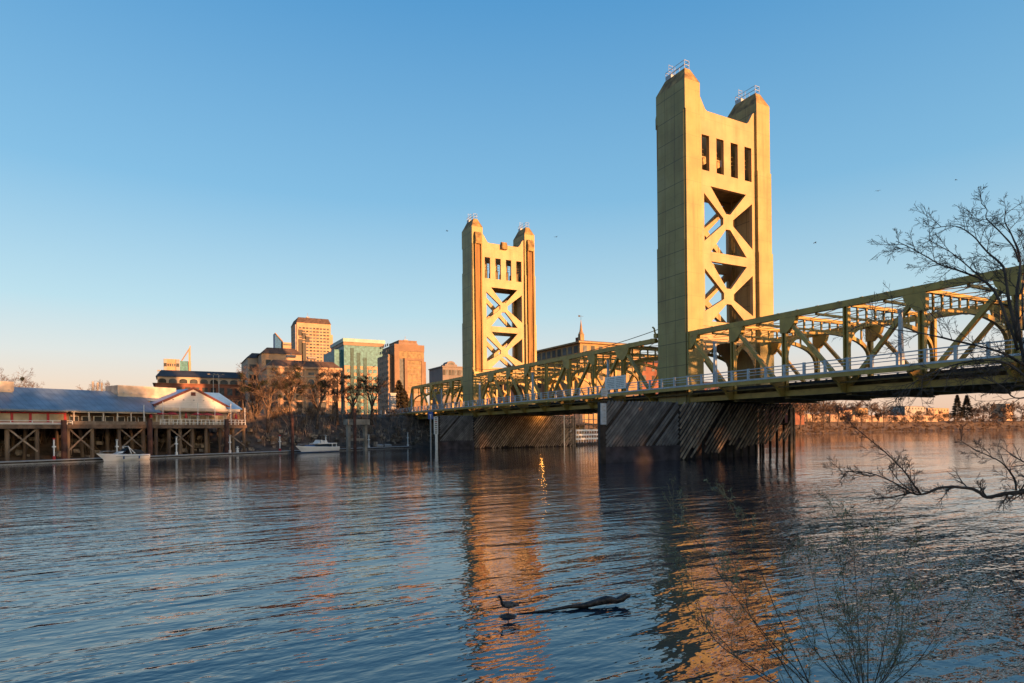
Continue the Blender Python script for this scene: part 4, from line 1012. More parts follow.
# tower with the blue glass blade
X = 700; t, y0 = base('blade_tower', 'distant tower with a pointed blue glass blade and a tan block', X, 275.6, 'tower block')
yb = lambda u: onX(u, 400, X).y - y0
m = MB(); m.prism([[(0, -1), (0, zat(333, X, 276)), (yb(283.5), zat(342, X, 284)), (yb(283.5), -1)]], lambda a, b: (0, a, b), lambda a, b: (14, a, b)); m.build('glass_blade', M['bluefin'], t)
m = MB(); m.beam((-.6, 0, zat(333, X, 276)), (-.6, yb(283.5), zat(342, X, 284)), 1.0, 1.6, (1, 0, 0)); m.build('blade_edge', M['brownstone'], t)
m = MB(); m.box(0, 30, yb(294), yb(281.8) , -1, zat(342.5, X, 288)); m.build('wall', M['stone'], t)
m = MB(); m.box(-.3, -.003, yb(293), yb(283), zat(345.3, X, 288), zat(344.2, X, 288)); m.build('window', M['win'], t)

# grey building with the arched dormer left of the farther tower
X = 128; t, y0 = base('arched_dormer_building', 'grey stone building with an arched dormer left of the farther golden tower', X, 443)
yd = lambda u: onX(u, 400, X).y - y0
H = zat(367, X, 445); Wd = yd(480)
m = MB(); m.box(0, 12, Wd, 0, -2, H); m.build('wall', M['grayst_shade'], t)
m = MB(); m.box(-.3, 12, Wd, .3, H + .003, H + .35); m.build('cornice', M['grayst_shade'], t)
a0, a1 = yd(445), yd(457); yc = (a0 + a1)/2; hw = abs(a1 - a0)/2
m = MB(); arch = [(yc + hw*.72*math.cos(math.pi*i/12), H + .9 + hw*.5*math.sin(math.pi*i/12)) for i in range(13)]
m.prism([[(yc - hw, H + .36), (yc + hw, H + .36), (yc + hw, H + .9)] + arch + [(yc - hw, H + .9)]], lambda a, b: (-.4, a, b), lambda a, b: (3, a, b)); m.build('arched_dormer', M['grayst_shade'], t)
m = MB(); arch = [(yc + hw*.45*math.cos(math.pi*i/10), H + .8 + hw*.32*math.sin(math.pi*i/10)) for i in range(11)]
m.prism([arch], lambda a, b: (-.46, a, b), lambda a, b: (-.403, a, b)); m.build('fan_window', M['win'], t)
win_set(t, [(Wd*(k + .5)/13, H - 1.7 - 3.4*r_, .75, 1.7, 0) for k in range(13) for r_ in range(5)], M['win'])

# tan river building with a low hipped roof and a little steeple, behind the lift span
X = 112; t, y0 = base('cupola_building', 'tan riverside building with a low overhanging roof and slender steeple behind the lift span', X, 580.5)
yk = lambda u: onX(u, 400, X).y - y0
H = zat(341.5, X, 585); Wd = yk(640); Lx = 30
m = MB(); m.box(0, Lx, Wd, 0, -3, H - .6); m.build('wall', M['tan'], t)
m = MB(); m.box(-1.2, Lx + 1, Wd - 1, 1.2, H - .597, H - .1); m.loft([[(-1.0, 1.0, H - .097), (Lx, 1.0, H - .097), (Lx, Wd - 1, H - .097), (-1.0, Wd - 1, H - .097)], [(2, -2, H + .7), (Lx - 3, -2, H + .7), (Lx - 3, Wd + 2, H + .7), (2, Wd + 2, H + .7)]]); m.build('roof', M['tan'], t)
m = MB(); m.box(-1.2, Lx + 4, Wd - 1, 2.6, H - 4.6, H - 4.3); m.build('lower_eave', M['tan'], t)
sp_ = D(581, 330, (X + 4 + 59.3)/ray(581, 330).x); sx, sy = 4.0, sp_.y - y0; sz = H + .6
m = MB(); m.box(sx - .75, sx + .75, sy - .75, sy + .75, sz - .3, sz + 2.4); m.build('steeple_base', M['tan'], t)
m = MB(); zt2 = zat(320, X + 4, 581)
m.loft([[(sx + 1.0*math.cos(a*.7854 + .39), sy + 1.0*math.sin(a*.7854 + .39), sz + 2.403) for a in range(8)], [(sx + .55*math.cos(a*.7854 + .39), sy + .55*math.sin(a*.7854 + .39), sz + 3.4) for a in range(8)], [(sx + .06*math.cos(a*.7854 + .39), sy + .06*math.sin(a*.7854 + .39), zt2) for a in range(8)]]); m.build('spire', M['tan'], t)
m = MB(); m.tube([(sx, sy, zt2 - .2), (sx, sy, zt2 + 1.6)], .05, 5); m.beam((sx, sy - 1.0, zt2 + 1.3), (sx, sy + .8, zt2 + 1.3), .06, .06); m.box(sx - .03, sx + .03, sy + .35, sy + 1.05, zt2 + 1.0, zt2 + 1.55); m.build('weather_vane', M['black'], t)
cy_ = yk(590); m = MB(); m.box(5, 6.8, cy_ - .9, cy_ + .9, H + .3, H + 2.2); m.build('chimney', M['brick'], t)
win_set(t, [(2.4 + 3.4*k, H - 2.4, 2.0, 2.4, 0) for k in range(8)] + [(2.4 + 3.4*k, H - 8, 2.0, 2.4, 0) for k in range(8)], M['win'], axis='y')
win_set(t, [(-2 - 3.2*k, H - 2.4 - 4.6*r_, 1.5, 2.2, 0) for k in range(int(abs(Wd)/3.4)) for r_ in range(3)], M['win'])

# pink buildings seen through the lift span
for X, ua, ub, vt, lab in ((150, 474, 520, 376, 'pink stucco block seen through the truss just right of the farther tower'), (136, 520, 566, 366, 'salmon pink riverfront block seen through the middle of the lift span')):
    t, y0 = base('riverfront_block', lab, X, ua); Wd = onX(ub, 400, X).y - y0; H = zat(vt, X, ua)
    m = MB(); m.box(0, 14, Wd, 0, -3, H); m.build('wall', M['pink'], t)
    m = MB(); m.box(-.4, 14.3, Wd - .3, .3, H + .003, H + .5); m.build('cornice', M['stone2'], t)
    win_set(t, [(Wd*(k + .5)/6, H - 2.6 - 4*r_, 1.3, 2.1, 0) for k in range(6) for r_ in range(4)], M['win'])
# orange brick warehouses along the quay south of the bridge
for i, (X, ua, ub, vt, lab, mt) in enumerate(((128, 640, 700, 362, 'brick quay warehouse hidden mostly by the nearer golden tower', 'brick'), (150, 700, 738, 384, 'low brick quay building beneath the west truss', 'brick'),
        (150, 791, 804, 399, 'brick house with dark window at the right end of the nearer fender', 'brick'))):
    t, y0 = base('quay_building', lab, X, ua); Wd = onX(ub, 400, X).y - y0; H = zat(vt, X, ua)
    m = MB(); m.box(0, 16, Wd, 0, -3, H); m.build('wall', M[mt], t)
    m = MB(); m.prism([[(-.6, H + .003), (8, H + 2.0), (16.6, H + .003)]], lambda a, b: (a, .5, b), lambda a, b: (a, Wd - .5, b)); m.build('roof', M['roofbrown'], t)
    n = max(2, int(abs(Wd)/4)); win_set(t, [(Wd*(k + .5)/n, H - 2.4 - 3.6*r_, 1.4, 1.9, 0) for k in range(n) for r_ in range(2)], M['win'])

# ------------------------------------------------------------------ landing stage seen between the two fenders
LS = D(587, 441, 158).xy.to_3d()
t = thing('landing_stage', 'white three level railed landing stage seen between the two fender walls', 'jetty', LS, R(-60))
m = MB(); m.box(-9, 9, -1.5, 3, -.3, .55); m.build('pontoon', M['dark'], t)
for k, z in enumerate((1.3, 2.3, 3.4)):
    m = MB(); m.box(-9, 9, -1.2 + k*.6, -1.05 + k*.6, z, z + .42); m.build('white_beam', M['white'], t)
    m = MB()
    for i in range(13): m.box(-9 + i*1.5 - .1, -9 + i*1.5 + .1, -1.18 + k*.6, -1.07 + k*.6, z - .57 if k else .553, z - .003)
    m.build('upright', M['white'], t)
t = thing('quay_deck', 'orange lit timber quay deck on posts above the white landing stage', 'deck', LS + Vector((7, -3, 0)), R(-60))
m = MB(); m.box(-12, 12, 0, 8, 5.0, 5.4); m.build('floor', M['deckwood'], t)
m = MB(); m.box(-12, 12, 5, 8, 5.403, 10.5); m.build('wall', M['pink'], t)
for i in range(9): m = MB(); m.tube([(-12 + i*3, .4, -1), (-12 + i*3, .4, 8.2)], .16, 6); m.build('post', M['timber'], t)
for z in (6.4, 8.2): m = MB(); m.box(-12, 12, .3, .5, z, z + .2); m.build('rail', M['timber'], t)
m = MB(); m.box(-12, 12, 4.6, 5, -1, 4.95); m.build('skirt', M['tan'], t)

for par, spots in (('office_tower', [(10, -12, 115, 6), (18, -20, 115, 4)]), ('granite_tower', [(8, -10, 56, 4)]), ('riverfront_hotel', [(6, -8, 20.5, 1.6), (8, -15, 20.5, 1.4)])):
    ob = bpy.data.objects[par]
    top = max((ch.matrix_basis @ Vector(c_)).z for ch in ob.children if ch.type == 'MESH' and ('roof' in ch.name or 'penthouse_cap' in ch.name) for c_ in ch.bound_box) if par != 'riverfront_hotel' else None
    for x_, y_, z_, h_ in spots:
        m = MB(); zb = (top if top else z_) - .3; m.box(x_ - 1.2, x_ + 1.2, y_ - 1.4, y_ + 1.4, zb, zb + h_*.4); m.tube([(x_, y_, zb), (x_, y_, zb + h_)], .14, 5); m.build('roof_plant', M['grayst'], ob)
# street lights behind the restaurant
for i, (u, lab) in enumerate(((213.5, 'twin headed street light left of two before the long low building'), (219, 'twin headed street light right of two before the long low building'))):
    p = D(u, 400, 168); z1 = D(u, 375, 168).z - GZ; t = thing('street_light', lab, 'street light', (p.x, p.y, GZ), 0, 'street lights behind the restaurant')
    m = MB(); m.tube([(0, 0, -.5), (0, 0, z1)], [.12, .07], 6); m.build('pole', M['gray'], t)
    for s_ in (-1, 1): m = MB(); m.beam((0, s_*.1, z1), (0, s_*1.1, z1 + .1), .08, .08); m.box(-.15, .15, s_*1.1 - .3, s_*1.1 + .3, z1 + .15, z1 + .3); m.build('lamp_arm', M['conc_l'], t)

# ------------------------------------------------------------------ bare trees on the left bank
for i, (u, d, z, h, mist, lab) in enumerate((
    (268, 128, 4.5, 13, 14, 'bare tree with leaning trunk and mistletoe left of the hotel front'), (292, 133, 5.5, 13, 16, 'bare tree with mistletoe in front of the hotel centre'),
    (317, 134, 5.0, 13, 18, 'bare tree laden with dark mistletoe behind the cabin cruiser'), (338, 142, 6, 13, 15, 'bare tree with mistletoe at the right end of the hotel'),
    (372, 146, 6, 13, 13, 'bare tree with mistletoe in front of the teal glass block'), (252, 132, 3.5, 13, 4, 'low bare tree just right of the restaurant deck'), (352, 150, 7, 11, 3, 'low bushy bare tree above the concrete landing frame'))):
    p = D(u, 440, d); bare_tree('bare_tree', (p.x, p.y, z), h, 40 + i, lab, group='bare trees on the left bank', mist=mist, dense=.75, trunk_r=.36, lean=(rnd.uniform(-.1, .1), rnd.uniform(-.12, .12)))
for u, d, h, s_, lab in ((18, 190, 15, 61, 'distant bare tree top above the left end of the restaurant roof'), (97, 190, 14.0, 62, 'distant bare tree top behind the flue pipes on the restaurant roof'), (112, 200, 13, 63, 'distant bare tree top left of the pale roof monitor'), (3, 180, 17, 64, 'distant bare tree behind the pale monitor at the far left')):
    p = D(u, 430, d); bare_tree('bare_tree', (p.x, p.y, 6.5), h, s_, lab, group='distant bare trees behind the restaurant', mist=1, dense=.8)
for u, d, h, s_, lab in ((404, 205, 10, 71, 'dark evergreen left of the bridge end beneath the granite tower'), (399.5, 200, 12.5, 72, 'dark evergreen just behind the grey stone pylon')):
    p = D(u, 430, d); conifer((p.x, p.y, 7.5), h, 3.2, s_, lab, 'evergreens at the bridge end')
# undergrowth on the left bank slope
def brush(name, pts, seed, m_, kind='stuff', n=60, rad=1.6, size=.35):
    r = random.Random(seed); m = MB()
    for p in pts:
        leaf_cloud(m, r, p, rad*r.uniform(.6, 1.3), n, size, .7)
        for _ in range(6):
            q = Vector(p) + rv(r)*rad*.4; m.tube([q - Vector((0, 0, rad)), q + Vector((rv(r).x*.8, rv(r).y*.8, rad*r.uniform(.5, 1.3)))], [.05, .015], 3, cap=False)
    o = m.build(name, m_, recalc=False); o['kind'] = kind; return o
def along(line, step, off, zf, seed, jit=2.):
    r = random.Random(seed); out = []
    P = [Vector((a, b, 0)) for a, b in line]
    for i in range(len(P)-1):
        t_ = (P[i+1] - P[i]); L_ = t_.length; t_ = t_/L_; nr = Vector((-t_.y, t_.x, 0)); s_ = 0
        while s_ < L_:
            o = r.uniform(*off); out.append(P[i] + t_*s_ + nr*o + Vector((r.uniform(-jit, jit), r.uniform(-jit, jit), zf(o)))); s_ += step*r.uniform(.6, 1.4)
    return out
slope = lambda o: max(.3, min(8.0, .3 + o*.52))
lowslope = [(41, 130), (44.5, 88), (52, 70), (66, 45), (74, 28), (84, 8), (90, -20)]
M['scrub'] = mat('dark_scrub', (.24, .155, .10), .95, .4, .6, col2=(.07, .05, .033))
brush('undergrowth', along(lowslope, 1.3, (3, 20), lambda o: slope(o) - .1, 5), 11, M['scrub'], n=60, rad=1.25, size=.26)
brush('tall_scrub', along(lowslope[2:], 1.0, (9, 20), lambda o: slope(o) + 1.2, 15), 16, M['scrub'], n=60, rad=1.5, size=.22)

M['rubble'] = island_tint(mat('bank_rubble', (.26, .22, .18), .9, .3, 2), .35, 1.4)
r9 = random.Random(77); m = MB()
for p in along(lowslope[:], .35, (.2, 9), lambda o: max(0, slope(o) - .45), 33):
    a = r9.uniform(.2, .55); q = [p + Vector((r9.uniform(.7, 1.2)*a*cx_, r9.uniform(.7, 1.2)*a*cy_, r9.uniform(.5, .9)*a*cz_)) for cz_ in (-1, 1) for cx_, cy_ in ((-1, -1), (1, -1), (1, 1), (-1, 1))]; m.quad8(q)
tag(m.build('rubble', M['rubble'], recalc=False), None, None, kind='stuff')
M['stem'] = island_tint(mat('dry_stems', (.34, .25, .18), .9, .3, 2), .3, 1.3); m = MB()
for p in along(lowslope[1:], .16, (2, 20), slope, 34): m.tube([p - Vector((0, 0, .6)), p + Vector((r9.uniform(-.6, .6), r9.uniform(-.6, .6), r9.uniform(.6, 2.2))), p + Vector((r9.uniform(-1, 1), r9.uniform(-1, 1), r9.uniform(1.5, 3.6)))], [.06, .04, .02], 3, cap=False)
tag(m.build('dry_stems', M['stem'], recalc=False), None, None, kind='stuff')

# ------------------------------------------------------------------ far bank on the right
def far_pt(s_): return s_
FB = [(92, -30), (98, -60), (130, -160), (190, -276), (228, -450), (222, -590), (196, -700)]
brush('bank_brush', along(FB, 2.2, (1.5, 9), slope, 6), 12, M['bush'], n=34, rad=1.6, size=.5)
brush('upper_brush', along([(228, -450), (224, -560), (196, -700)], 1.3, (6, 26), lambda o: 3 + o*.35 + rnd.uniform(0, 5), 8), 13, M['bush'], n=34, rad=3.0, size=.8)
brush('bank_thicket', along([(132, -165), (190, -276), (226, -430)], 1.4, (8, 20), lambda o: rnd.uniform(5, 13), 28), 23, M['bush'], n=40, rad=3.0, size=.55)
brush('reed_edge', along(FB, 3.0, (.5, 2.5), lambda o: .7, 9), 14, M['scrub'], n=30, rad=1.3, size=.4)
wallpts = [(196, -262), (208, -290), (228, -372), (243, -450), (242, -500), (240, -520)]
t = thing('flood_wall', 'long pale pink concrete flood wall above the far bank on the right', 'wall', (0, 0, 0))
M['floodwall'] = mat('flood_wall_concrete', (.36, .255, .185), .9, .12, .08)
m = MB(); m.loft([[(a, b, 3.5), (a, b, 12.2), (a + 1, b, 12.2), (a + 1, b, 3.5)] for a, b in wallpts]); m.build('wall', M['floodwall'], t)
m = MB(); m.loft([[(a - .4, b, 12.203), (a - .4, b, 12.9), (a + 1.2, b, 12.9), (a + 1.2, b, 12.203)] for a, b in wallpts]); m.build('coping', M['pink'], t)
m = MB()
for i in range(len(wallpts)-1):
    a, b = Vector((*wallpts[i], 0)), Vector((*wallpts[i+1], 0)); n = max(1, int((b-a).length/12))
    for k in range(n): q = a.lerp(b, k/n); m.box(q.x - .5, q.x - .02, q.y - .35, q.y + .35, 4, 12.1)
m.build('buttress', M['floodwall'], t)
def far_block(name, u0, u1, v0, X, lab, mt, roof=None, cat='building', rise=2.0):
    y0 = onX(u0, 410, X).y; Wd = onX(u1, 410, X).y - y0; H = onX((u0+u1)/2, v0, X).z - GZ
    t = thing(name, lab, cat, (X, y0, GZ)); m = MB(); m.box(0, 14, Wd, 0, -2, H); m.build('wall', M[mt], t)
    m = MB()
    m.prism([[(-.5, H + .003), (7, H + rise), (14.5, H + .003)]], lambda a, b: (a, .5, b), lambda a, b: (a, Wd - .5, b)); m.build('roof', M[roof or 'roofbrown'], t)
    n = max(2, int(abs(Wd)/5)); win_set(t, [(Wd*(k + .5)/n, H - 2.0, 1.6, 1.7, 0) for k in range(n)], M['win'])
far_block('riverside_house', 836, 852, 410.5, 250, 'pale house with a red gable roof behind the left end of the flood wall', 'stone', 'brick', 'house', 3)
far_block('riverside_house', 858, 868, 408, 262, 'small tan house with a chimney behind the flood wall', 'tan', 'roofbrown', 'house', 1)
far_block('grey_office', 905, 926, 406.5, 290, 'low blue grey office block above the flood wall left of the conifers', 'grayst', 'roofslate', 'building', .6)
far_block('orange_warehouse', 928, 949, 408.2, 292, 'low orange lit warehouse above the flood wall just left of the conifers', 'stone', 'roofbrown', 'warehouse', .5)
far_block('orange_hut', 1006, 1013, 404, 285, 'small orange sided hut behind the brown brush at the far right', 'stone', 'roofbrown', 'hut', .5)
for i, (u, v, d, w_) in enumerate(((957.5, 395, 560, 5.2), (967, 395.5, 566, 5.6))):
    p = D(u, 426, d); conifer((p.x, p.y, GZ), D(u, v, d).z - GZ, w_, 80 + i, ('left', 'right')[i] + ' of two dark conifers side by side on the far right bank', 'two conifers on the far bank')
fs = dict(seg=1.6, wob=.18, lift=.05, rmin=.11, kids=[6, 5, 4], max=2, start=.25, ang=.75, shr=.55)
protos = []
for i, (u, d, h) in enumerate(((800, 300, 14), (812, 330, 16), (824, 345, 15), (838, 370, 14), (846, 330, 9), (862, 390, 11), (878, 420, 10), (884, 410, 15), (790, 285, 16), (806, 380, 18), (830, 420, 17), (856, 450, 16), (872, 460, 14), (976, 560, 14), (990, 540, 16), (1004, 545, 13), (1016, 520, 15), (983, 600, 17), (1022, 570, 16))):
    p = D(u, 428, d); z = 3.5 if d < 350 else 8.3 if d > 440 else 5
    lab = ['slender bare tree against the pink flood wall', 'tall bare brown tree on the far right bank'][h > 12]
    side = 'right of the conifers' if u > 970 else 'beneath the west truss'
    nth = ['nearest the fender wall', 'second from the fender wall', 'third from the fender wall', 'fourth from the fender wall', 'short and low by the water', 'before the pink wall', 'thin, by the wall centre', 'dark and upright at the wall centre', 'touching the end of the fender', 'behind the brick house', 'behind the pale house', 'beside the tan house', 'left of the grey office', 'just right of the conifers', 'in the middle of the right brush', 'left of the orange hut', 'right of the orange hut', 'standing furthest back', 'at the very right edge'][i]
    bare_tree('bare_tree', (p.x, p.y, z), h, 90 + i, 'bare brown far bank tree ' + side + ', ' + nth, group='bare trees on the far right bank', spec=fs, trunk_r=.3, dense=1.3)
# ridge of far woods that closes the horizon, and unseen woods added behind the camera to shade the river
def woods(name, pts, seed, hfun, m_, n=40, size=1.3, rad=3.2):
    r = random.Random(seed); m = MB()
    for p in pts:
        H = hfun(p)*r.uniform(.97, 1.03); m.tube([(p.x, p.y, p.z - 1), (p.x, p.y, p.z + H*.7)], [.35, .12], 5, cap=False); z = p.z + 1.5
        while z < p.z + H - 1.2: leaf_cloud(m, r, (p.x + r.uniform(-1.5, 1.5), p.y + r.uniform(-1.5, 1.5), z), rad, n, size, .8); z += 2.2
    o = m.build(name, m_, recalc=False); o['kind'] = 'stuff'; return o
def shade_grove_h(p):  # heights of the unseen grove, shaped to shade the piers and restaurant
    y = p.y
    if y > -28: return 22.5
    if y > -66: return 17.8
    if y > -135: return 22.5
    return 9
gp = [Vector((rnd.uniform(-136, -126), y, 5)) for y in [48 - 3.2*i for i in range(62)]] + [Vector((rnd.uniform(-150, -138), y, 5)) for y in [48 - 5.*i for i in range(38)]]
woods('unseen_shade_woods', gp, 21, shade_grove_h, M['bush'])
woods('distant_woods', [Vector((420 + rnd.uniform(0, 60), y, 8)) for y in [-330 - 9*i for i in range(75)]], 22, lambda p: 7, M['bush'], n=16, size=1.8, rad=4)

# ------------------------------------------------------------------ foreground: bare tree reaching in from the right
fg = thing('bare_tree', 'bare dark tree reaching long branches in from the right edge over the water', 'tree', (-56.2, 47.0, .6))
fgo = Vector((-56.2, 47.0, .6))
rf = random.Random(5); tw = MB()
TS = dict(seg=.14, wob=.20, lift=.015, rmin=.0019, kids=[7, 5, 2], max=2, start=.12, ang=.7, shr=.5)
def limb(name, pts, r0, r1, nt, tl, seed, up=.25, parent=fg, level=0, spec=TS, tws=None, bark='bark', dmix=.35):
    P = [D(u, v, d) - fgo for u, v, d in pts]; Q = []
    for i in range(len(P)-1):
        for k in range(4):
            f = k/4; a = P[max(0, i-1)]; b = P[i]; c = P[i+1]; e = P[min(len(P)-1, i+2)]
            Q.append(.5*((2*b) + (c - a)*f + (2*a - 5*b + 4*c - e)*f*f + (-a + 3*b - 3*c + e)*f**3))
    Q.append(P[-1]); n = len(Q)
    rads = [r0 + (r1 - r0)*(i/(n-1))**.8 for i in range(n)]
    m = MB(); m.tube([q + rv(rf)*rads[i]*.25 for i, q in enumerate(Q)], [r_*rf.uniform(.88, 1.15) for r_ in rads], 7); m.build(name, M[bark], parent, smooth=True)
    r = random.Random(seed); T = tws if tws is not None else tw
    for j in range(nt):
        i = min(n-2, int(n*(j + r.random())/nt)); ax = (Q[i+1] - Q[i]).normalized(); side = rv(r) + Vector((0, 0, up)); side = (side - ax*side.dot(ax)).normalized()
        dd = ax*r.uniform(.5, 1.0) + side*r.uniform(.5, 1.0)
        grow(T, r, Q[i], dd, tl*r.uniform(.5, 1.25), max(.004, rads[i]*.42), level, spec)
    return Q
m = MB(); a = D(1040, 470, 7.0) - fgo; b_ = D(1046, 480, 6.8) - fgo
m.tube([(0, 0, -.8), (.05, .02, .4), (.02, .1, 1.2), tuple(b_*.6 + a*.4), tuple(a)], [.2, .14, .11, .07, .04], 9); m.build('trunk', M['bark'], fg, smooth=True)
limb('limb', [(1040, 470, 7.0), (1032, 400, 7.0), (1021, 345, 7.1), (1017, 300, 7.3), (1020, 262, 7.5), (1014, 240, 7.7), (1005, 222, 7.9), (1006, 212, 8.0)], 0.0281, .004, 17, .42, 1)
limb('limb', [(1018, 340, 7.1), (1008, 295, 7.2), (1003, 267, 7.3), (987, 252, 7.5), (973, 236, 7.6), (955, 226, 7.8), (930, 229, 8.0)], 0.0193, 0.0037, 15, 0.353, 2)
limb('limb', [(1019, 262, 7.5), (1012, 245, 7.5), (994, 226, 7.6), (986, 218, 7.7), (987, 210, 7.8), (981, 203, 7.9)], 0.0108, 0.0037, 10, 0.302, 3)
limb('limb', [(1018, 350, 7.1), (994, 290, 7.2), (963, 272, 7.4), (941, 265, 7.6), (915, 250, 7.8), (896, 241, 8.0)], 0.0169, 0.0037, 20, 0.328, 4)
limb('limb', [(990, 286, 7.2), (970, 268, 7.5), (950, 252, 7.6), (925, 238, 7.8)], 0.0097, 0.0031, 10, 0.277, 14)
limb('limb', [(1032, 370, 7.0), (1000, 352, 7.0), (952, 340, 7.2), (920, 333, 7.4), (888, 328, 7.6), (868, 318, 7.8)], 0.0169, 0.0031, 15, 0.432, 5)
limb('limb', [(1034, 385, 6.9), (1010, 365, 6.9), (985, 360, 6.9), (950, 366, 7.0), (915, 382, 7.1), (895, 400, 7.2)], 0.0145, 0.0031, 23, 0.360, 6, up=-.5)
limb('limb', [(1034, 395, 6.9), (1015, 398, 6.8), (1000, 385, 6.8), (975, 375, 6.9)], 0.0106, 0.0031, 10, 0.324, 7, up=-.3)
limb('limb', [(1024, 330, 7.2), (1022, 290, 7.6), (1026, 262, 7.9), (1021, 240, 8.1)], 0.0108, 0.0037, 10, 0.302, 8)
Q0 = limb('low_branch', [(1046, 480, 6.8), (1024, 491, 6.9), (1004, 494, 6.95), (987, 497, 7.0), (973, 489, 7.05), (951, 487, 7.1), (940, 488, 7.15), (921, 494.5, 7.2), (910, 493, 7.25), (894, 497, 7.3), (877, 498.5, 7.4)], 0.0290, 0.0068, 16, 0.233, 9, up=.2)
limb('low_branch', [(921, 494, 7.2), (912, 482, 7.25), (903, 470, 7.3), (885, 452, 7.4), (863, 434, 7.5), (850, 423, 7.6)], 0.0126, 0.0031, 12, 0.245, 10)
limb('low_branch', [(910, 492, 7.25), (887, 479, 7.3), (866, 472.5, 7.5), (850, 471.5, 7.6), (840, 471, 7.65)], 0.0106, 0.0031, 13, 0.257, 11)
limb('low_branch', [(1016, 490, 6.9), (1014, 478, 7.0), (1002, 463, 7.0), (989, 456, 7.1), (976, 450, 7.2), (958, 439, 7.3)], 0.0126, 0.0031, 10, 0.245, 12)
limb('low_branch', [(1020, 491, 6.9), (1030, 476, 6.85), (1036, 465, 6.8)], 0.0097, 0.0050, 5, 0.214, 13)
limb('low_branch', [(915, 493, 7.2), (900, 482, 7.1), (888, 466, 7.0)], 0.0073, 0.0031, 8, 0.214, 15)
tw.build('twigs', M['bark'], fg, recalc=False)['kind'] = 'stuff'

# leafy shrub at the water's edge
sh = thing('willow_shrub', 'slender many stemmed shrub with sparse small green leaves at the lower right', 'shrub', D(866, 695, 7.6))
shb = D(866, 695, 7.6); fgo = shb; rs_ = random.Random(8); tw2 = MB(); lv = MB()
SS = dict(seg=.12, wob=.15, lift=.05, rmin=.0016, kids=[4, 3, 2], max=2, start=.2, ang=.5, shr=.5)
tops = [(776, 552), (806, 548), (836, 535), (852, 512), (880, 520), (908, 540), (936, 560), (905, 600), (842, 590), (965, 585)]
for i, (u, v) in enumerate(tops):
    ub = 866 + (u - 866)*.13; dd = 7.6 + rs_.uniform(-.1, .2); d1 = 8.0 + rs_.uniform(-.5, .7)
    mu = ub + (u - ub)*.55 + rs_.uniform(-8, 8); mv = 695 + (v - 695)*.45
    limb('stem', [(ub, 695, dd), (mu*.6 + ub*.4, (mv + 695)/2, dd*.7 + d1*.3), (mu, mv, (dd + d1)/2), (u, v, d1)], .008, .002, 12, .5, 200 + i, parent=sh, spec=SS, tws=tw2)
tops2 = [((798, 690), (774, 650), (750, 615), (744, 588), (732, 560)), ((812, 695), (790, 668), (748, 640), (705, 624), (680, 600)), ((800, 695), (760, 672), (715, 640), (697, 600), (690, 560)), ((820, 695), (770, 640), (730, 590), (700, 545), (668, 520)), ((815, 695), (780, 620), (756, 560), (738, 525), (735, 498)), ((790, 695), (745, 665), (722, 640), (706, 632), (690, 640))]
for i, p5 in enumerate(tops2):
    limb('stem', [(u, v, 7.5 + k*.14) for k, (u, v) in enumerate(p5)], .008, .002, 10, .42, 240 + i, parent=sh, spec=SS, tws=tw2)
for k in range(0, len(tw2.v), 3):
    p = Vector(tw2.v[k]); v_ = shb + p
    if rs_.random() < .6*min(1, max(.12, (v_.z - .6)/1.2)):
        q = p + rv(rs_)*.03; a = (rv(rs_) + Vector((0, 0, .5))).normalized()*rs_.uniform(.014, .028); b2_ = rv(rs_).normalized()*.008; lv.quad(q - a, q - b2_, q + a, q + b2_)
tw2.build('twigs', M['greentwig'], sh, recalc=False)['kind'] = 'stuff'
lv.build('leaves', M['leaf'], sh, recalc=False)['kind'] = 'stuff'

# goose on a rock, drifting log
M['log'] = mat('wet_log', (.045, .03, .022), .45, .5, 9, bump=.04)
gz = onZ(508, 616.5, 0); go = thing('goose', 'small dark goose standing on a rock among the golden reflections', 'bird', gz + Vector((0, 0, .05)), math.atan2(-RT.y, -RT.x)); go.scale = (.9, .9, .9)
M['goose_body'] = mat('goose_plumage', (.13, .105, .09), .8, .45, 22)
M['goose_neck'] = mat('black_plumage', (.012, .011, .011), .7, .2, 9)
# local +x is to the left of the picture: the bird faces left
m = MB(); rings = []
spine = [(-.25, .0, .175, .006), (-.21, 0, .185, .022), (-.16, 0, .195, .042), (-.09, 0, .20, .066), (-.01, 0, .20, .078), (.06, 0, .205, .072), (.11, 0, .225, .052), (.135, 0, .26, .032), (.145, 0, .30, .022), (.15, 0, .335, .021), (.165, 0, .365, .027), (.185, 0, .375, .028), (.205, 0, .370, .018), (.235, 0, .358, .009), (.255, 0, .352, .004)]
m.tube([s_[:3] for s_ in spine], [s_[3] for s_ in spine], 10); m.build('body', M['goose_body'], go, smooth=True)
m = MB(); m.tube([s_[:3] for s_ in spine[6:13]], [s_[3] + .002 for s_ in spine[6:13]], 10); m.build('neck_plumage', M['goose_neck'], go, smooth=True)
for s_ in (-1, 1):
    m = MB(); m.loft([[(.08, s_*.066, .235), (.06, s_*.082, .20), (.04, s_*.074, .165)], [(-.06, s_*.07, .25), (-.08, s_*.086, .205), (-.08, s_*.074, .165)], [(-.22, s_*.03, .21), (-.25, s_*.03, .19), (-.22, s_*.03, .18)]], close=False); m.build('wing', M['goose_body'], go)
    m = MB(); m.tube([(-.01, s_*.03, .14), (-.005, s_*.03, .07), (-.01, s_*.03, 0)], [.012, .008, .008], 5); m.box(-.02, .04, s_*.03 - .018, s_*.03 + .018, -.004, .008); m.build('leg', M['goose_neck'], go)
m = MB(); r = random.Random(3); rings = []
for i, (z, k) in enumerate(((-.15, 1.1), (-.03, 1.0), (.03, .7), (.055, .3))):
    rings.append([(.24*k*math.cos(a*.6283)*r.uniform(.85, 1.15), .16*k*math.sin(a*.6283)*r.uniform(.85, 1.15), z) for a in range(10)])
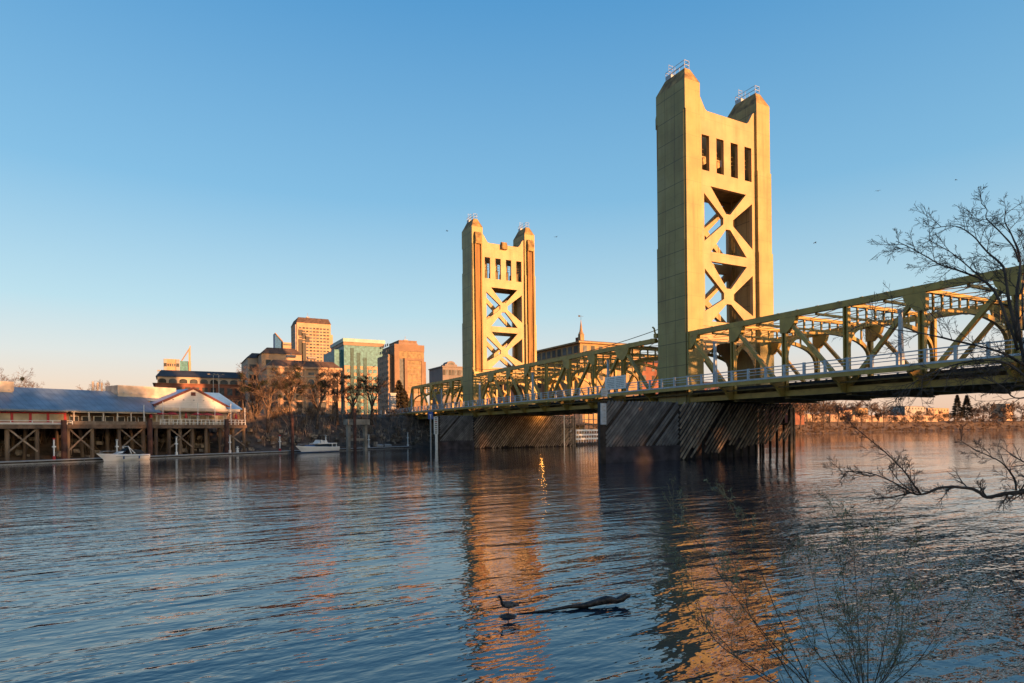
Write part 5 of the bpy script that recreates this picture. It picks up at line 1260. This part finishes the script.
m.loft(rings); o = m.build('rock', M['log'], smooth=True); o.location = gz; o.rotation_euler = (0, 0, math.atan2(-RT.y, -RT.x)); tag(o, 'low dark wet rock under the goose feet', 'rock'); o.scale = (.8, .8, 1)
la, lb = onZ(517, 614.5, 0), onZ(630, 604, 0)
m = MB(); pts = []; rr = []
for f, z, r_ in ((0, .005, .014), (.15, .012, .024), (.3, .03, .034), (.45, .045, .045), (.58, .06, .055), (.70, .10, .07), (.78, .14, .085), (.82, .12, .07), (.87, .09, .06), (.93, .13, .07), (.97, .17, .06), (1.0, .17, .03)):
    pts.append(la.lerp(lb, f) - la + Vector((0, 0, z)) + rv(rf)*.012); rr.append(r_*(.8 if f < .5 else 1.05))
m.tube(pts, rr, 9); o = m.build('drift_log', M['log'], smooth=True); o.location = la; tag(o, 'long dark drifting log half sunk in the water right of the goose', 'log')

# small birds in the sky
for i, (u, v, d, lab) in enumerate(((815, 243, 90, 'tiny dark bird in the sky right of the tallest tower'), (878, 191, 110, 'tiny dark bird in the sky above the west truss'), (956, 180, 130, 'tiny dark bird in the sky nearest the bare branches'), (447, 231, 120, 'tiny dark bird in the sky left of the farther tower'), (556, 237, 120, 'tiny dark bird in the sky right of the farther tower'))):
    sc = .45; t = thing('flying_bird', lab, 'bird', D(u, v, d), 1.1 + i, 'small birds flying over the river')
    m = MB(); m.tube([(-.5*sc, 0, 0), (-.2*sc, 0, .02), (.2*sc, 0, .03), (.45*sc, 0, 0), (.6*sc, 0, -.02)], [.02, .09*sc, .1*sc, .06*sc, .01], 6); m.build('body', M['goose_neck'], t)
    for s_ in (-1, 1): m = MB(); m.loft([[(.2*sc, s_*.05, .03), (-.15*sc, s_*.05, .03), (-.15*sc, s_*.05, .01), (.2*sc, s_*.05, .01)], [(.15*sc, s_*.6*sc, .25*sc), (-.12*sc, s_*.6*sc, .25*sc), (-.12*sc, s_*.6*sc, .23*sc), (.15*sc, s_*.6*sc, .23*sc)], [(-.05*sc, s_*1.1*sc, .12*sc), (-.15*sc, s_*1.1*sc, .12*sc), (-.15*sc, s_*1.1*sc, .11*sc), (-.05*sc, s_*1.1*sc, .11*sc)]]); m.build('wing', M['goose_neck'], t)
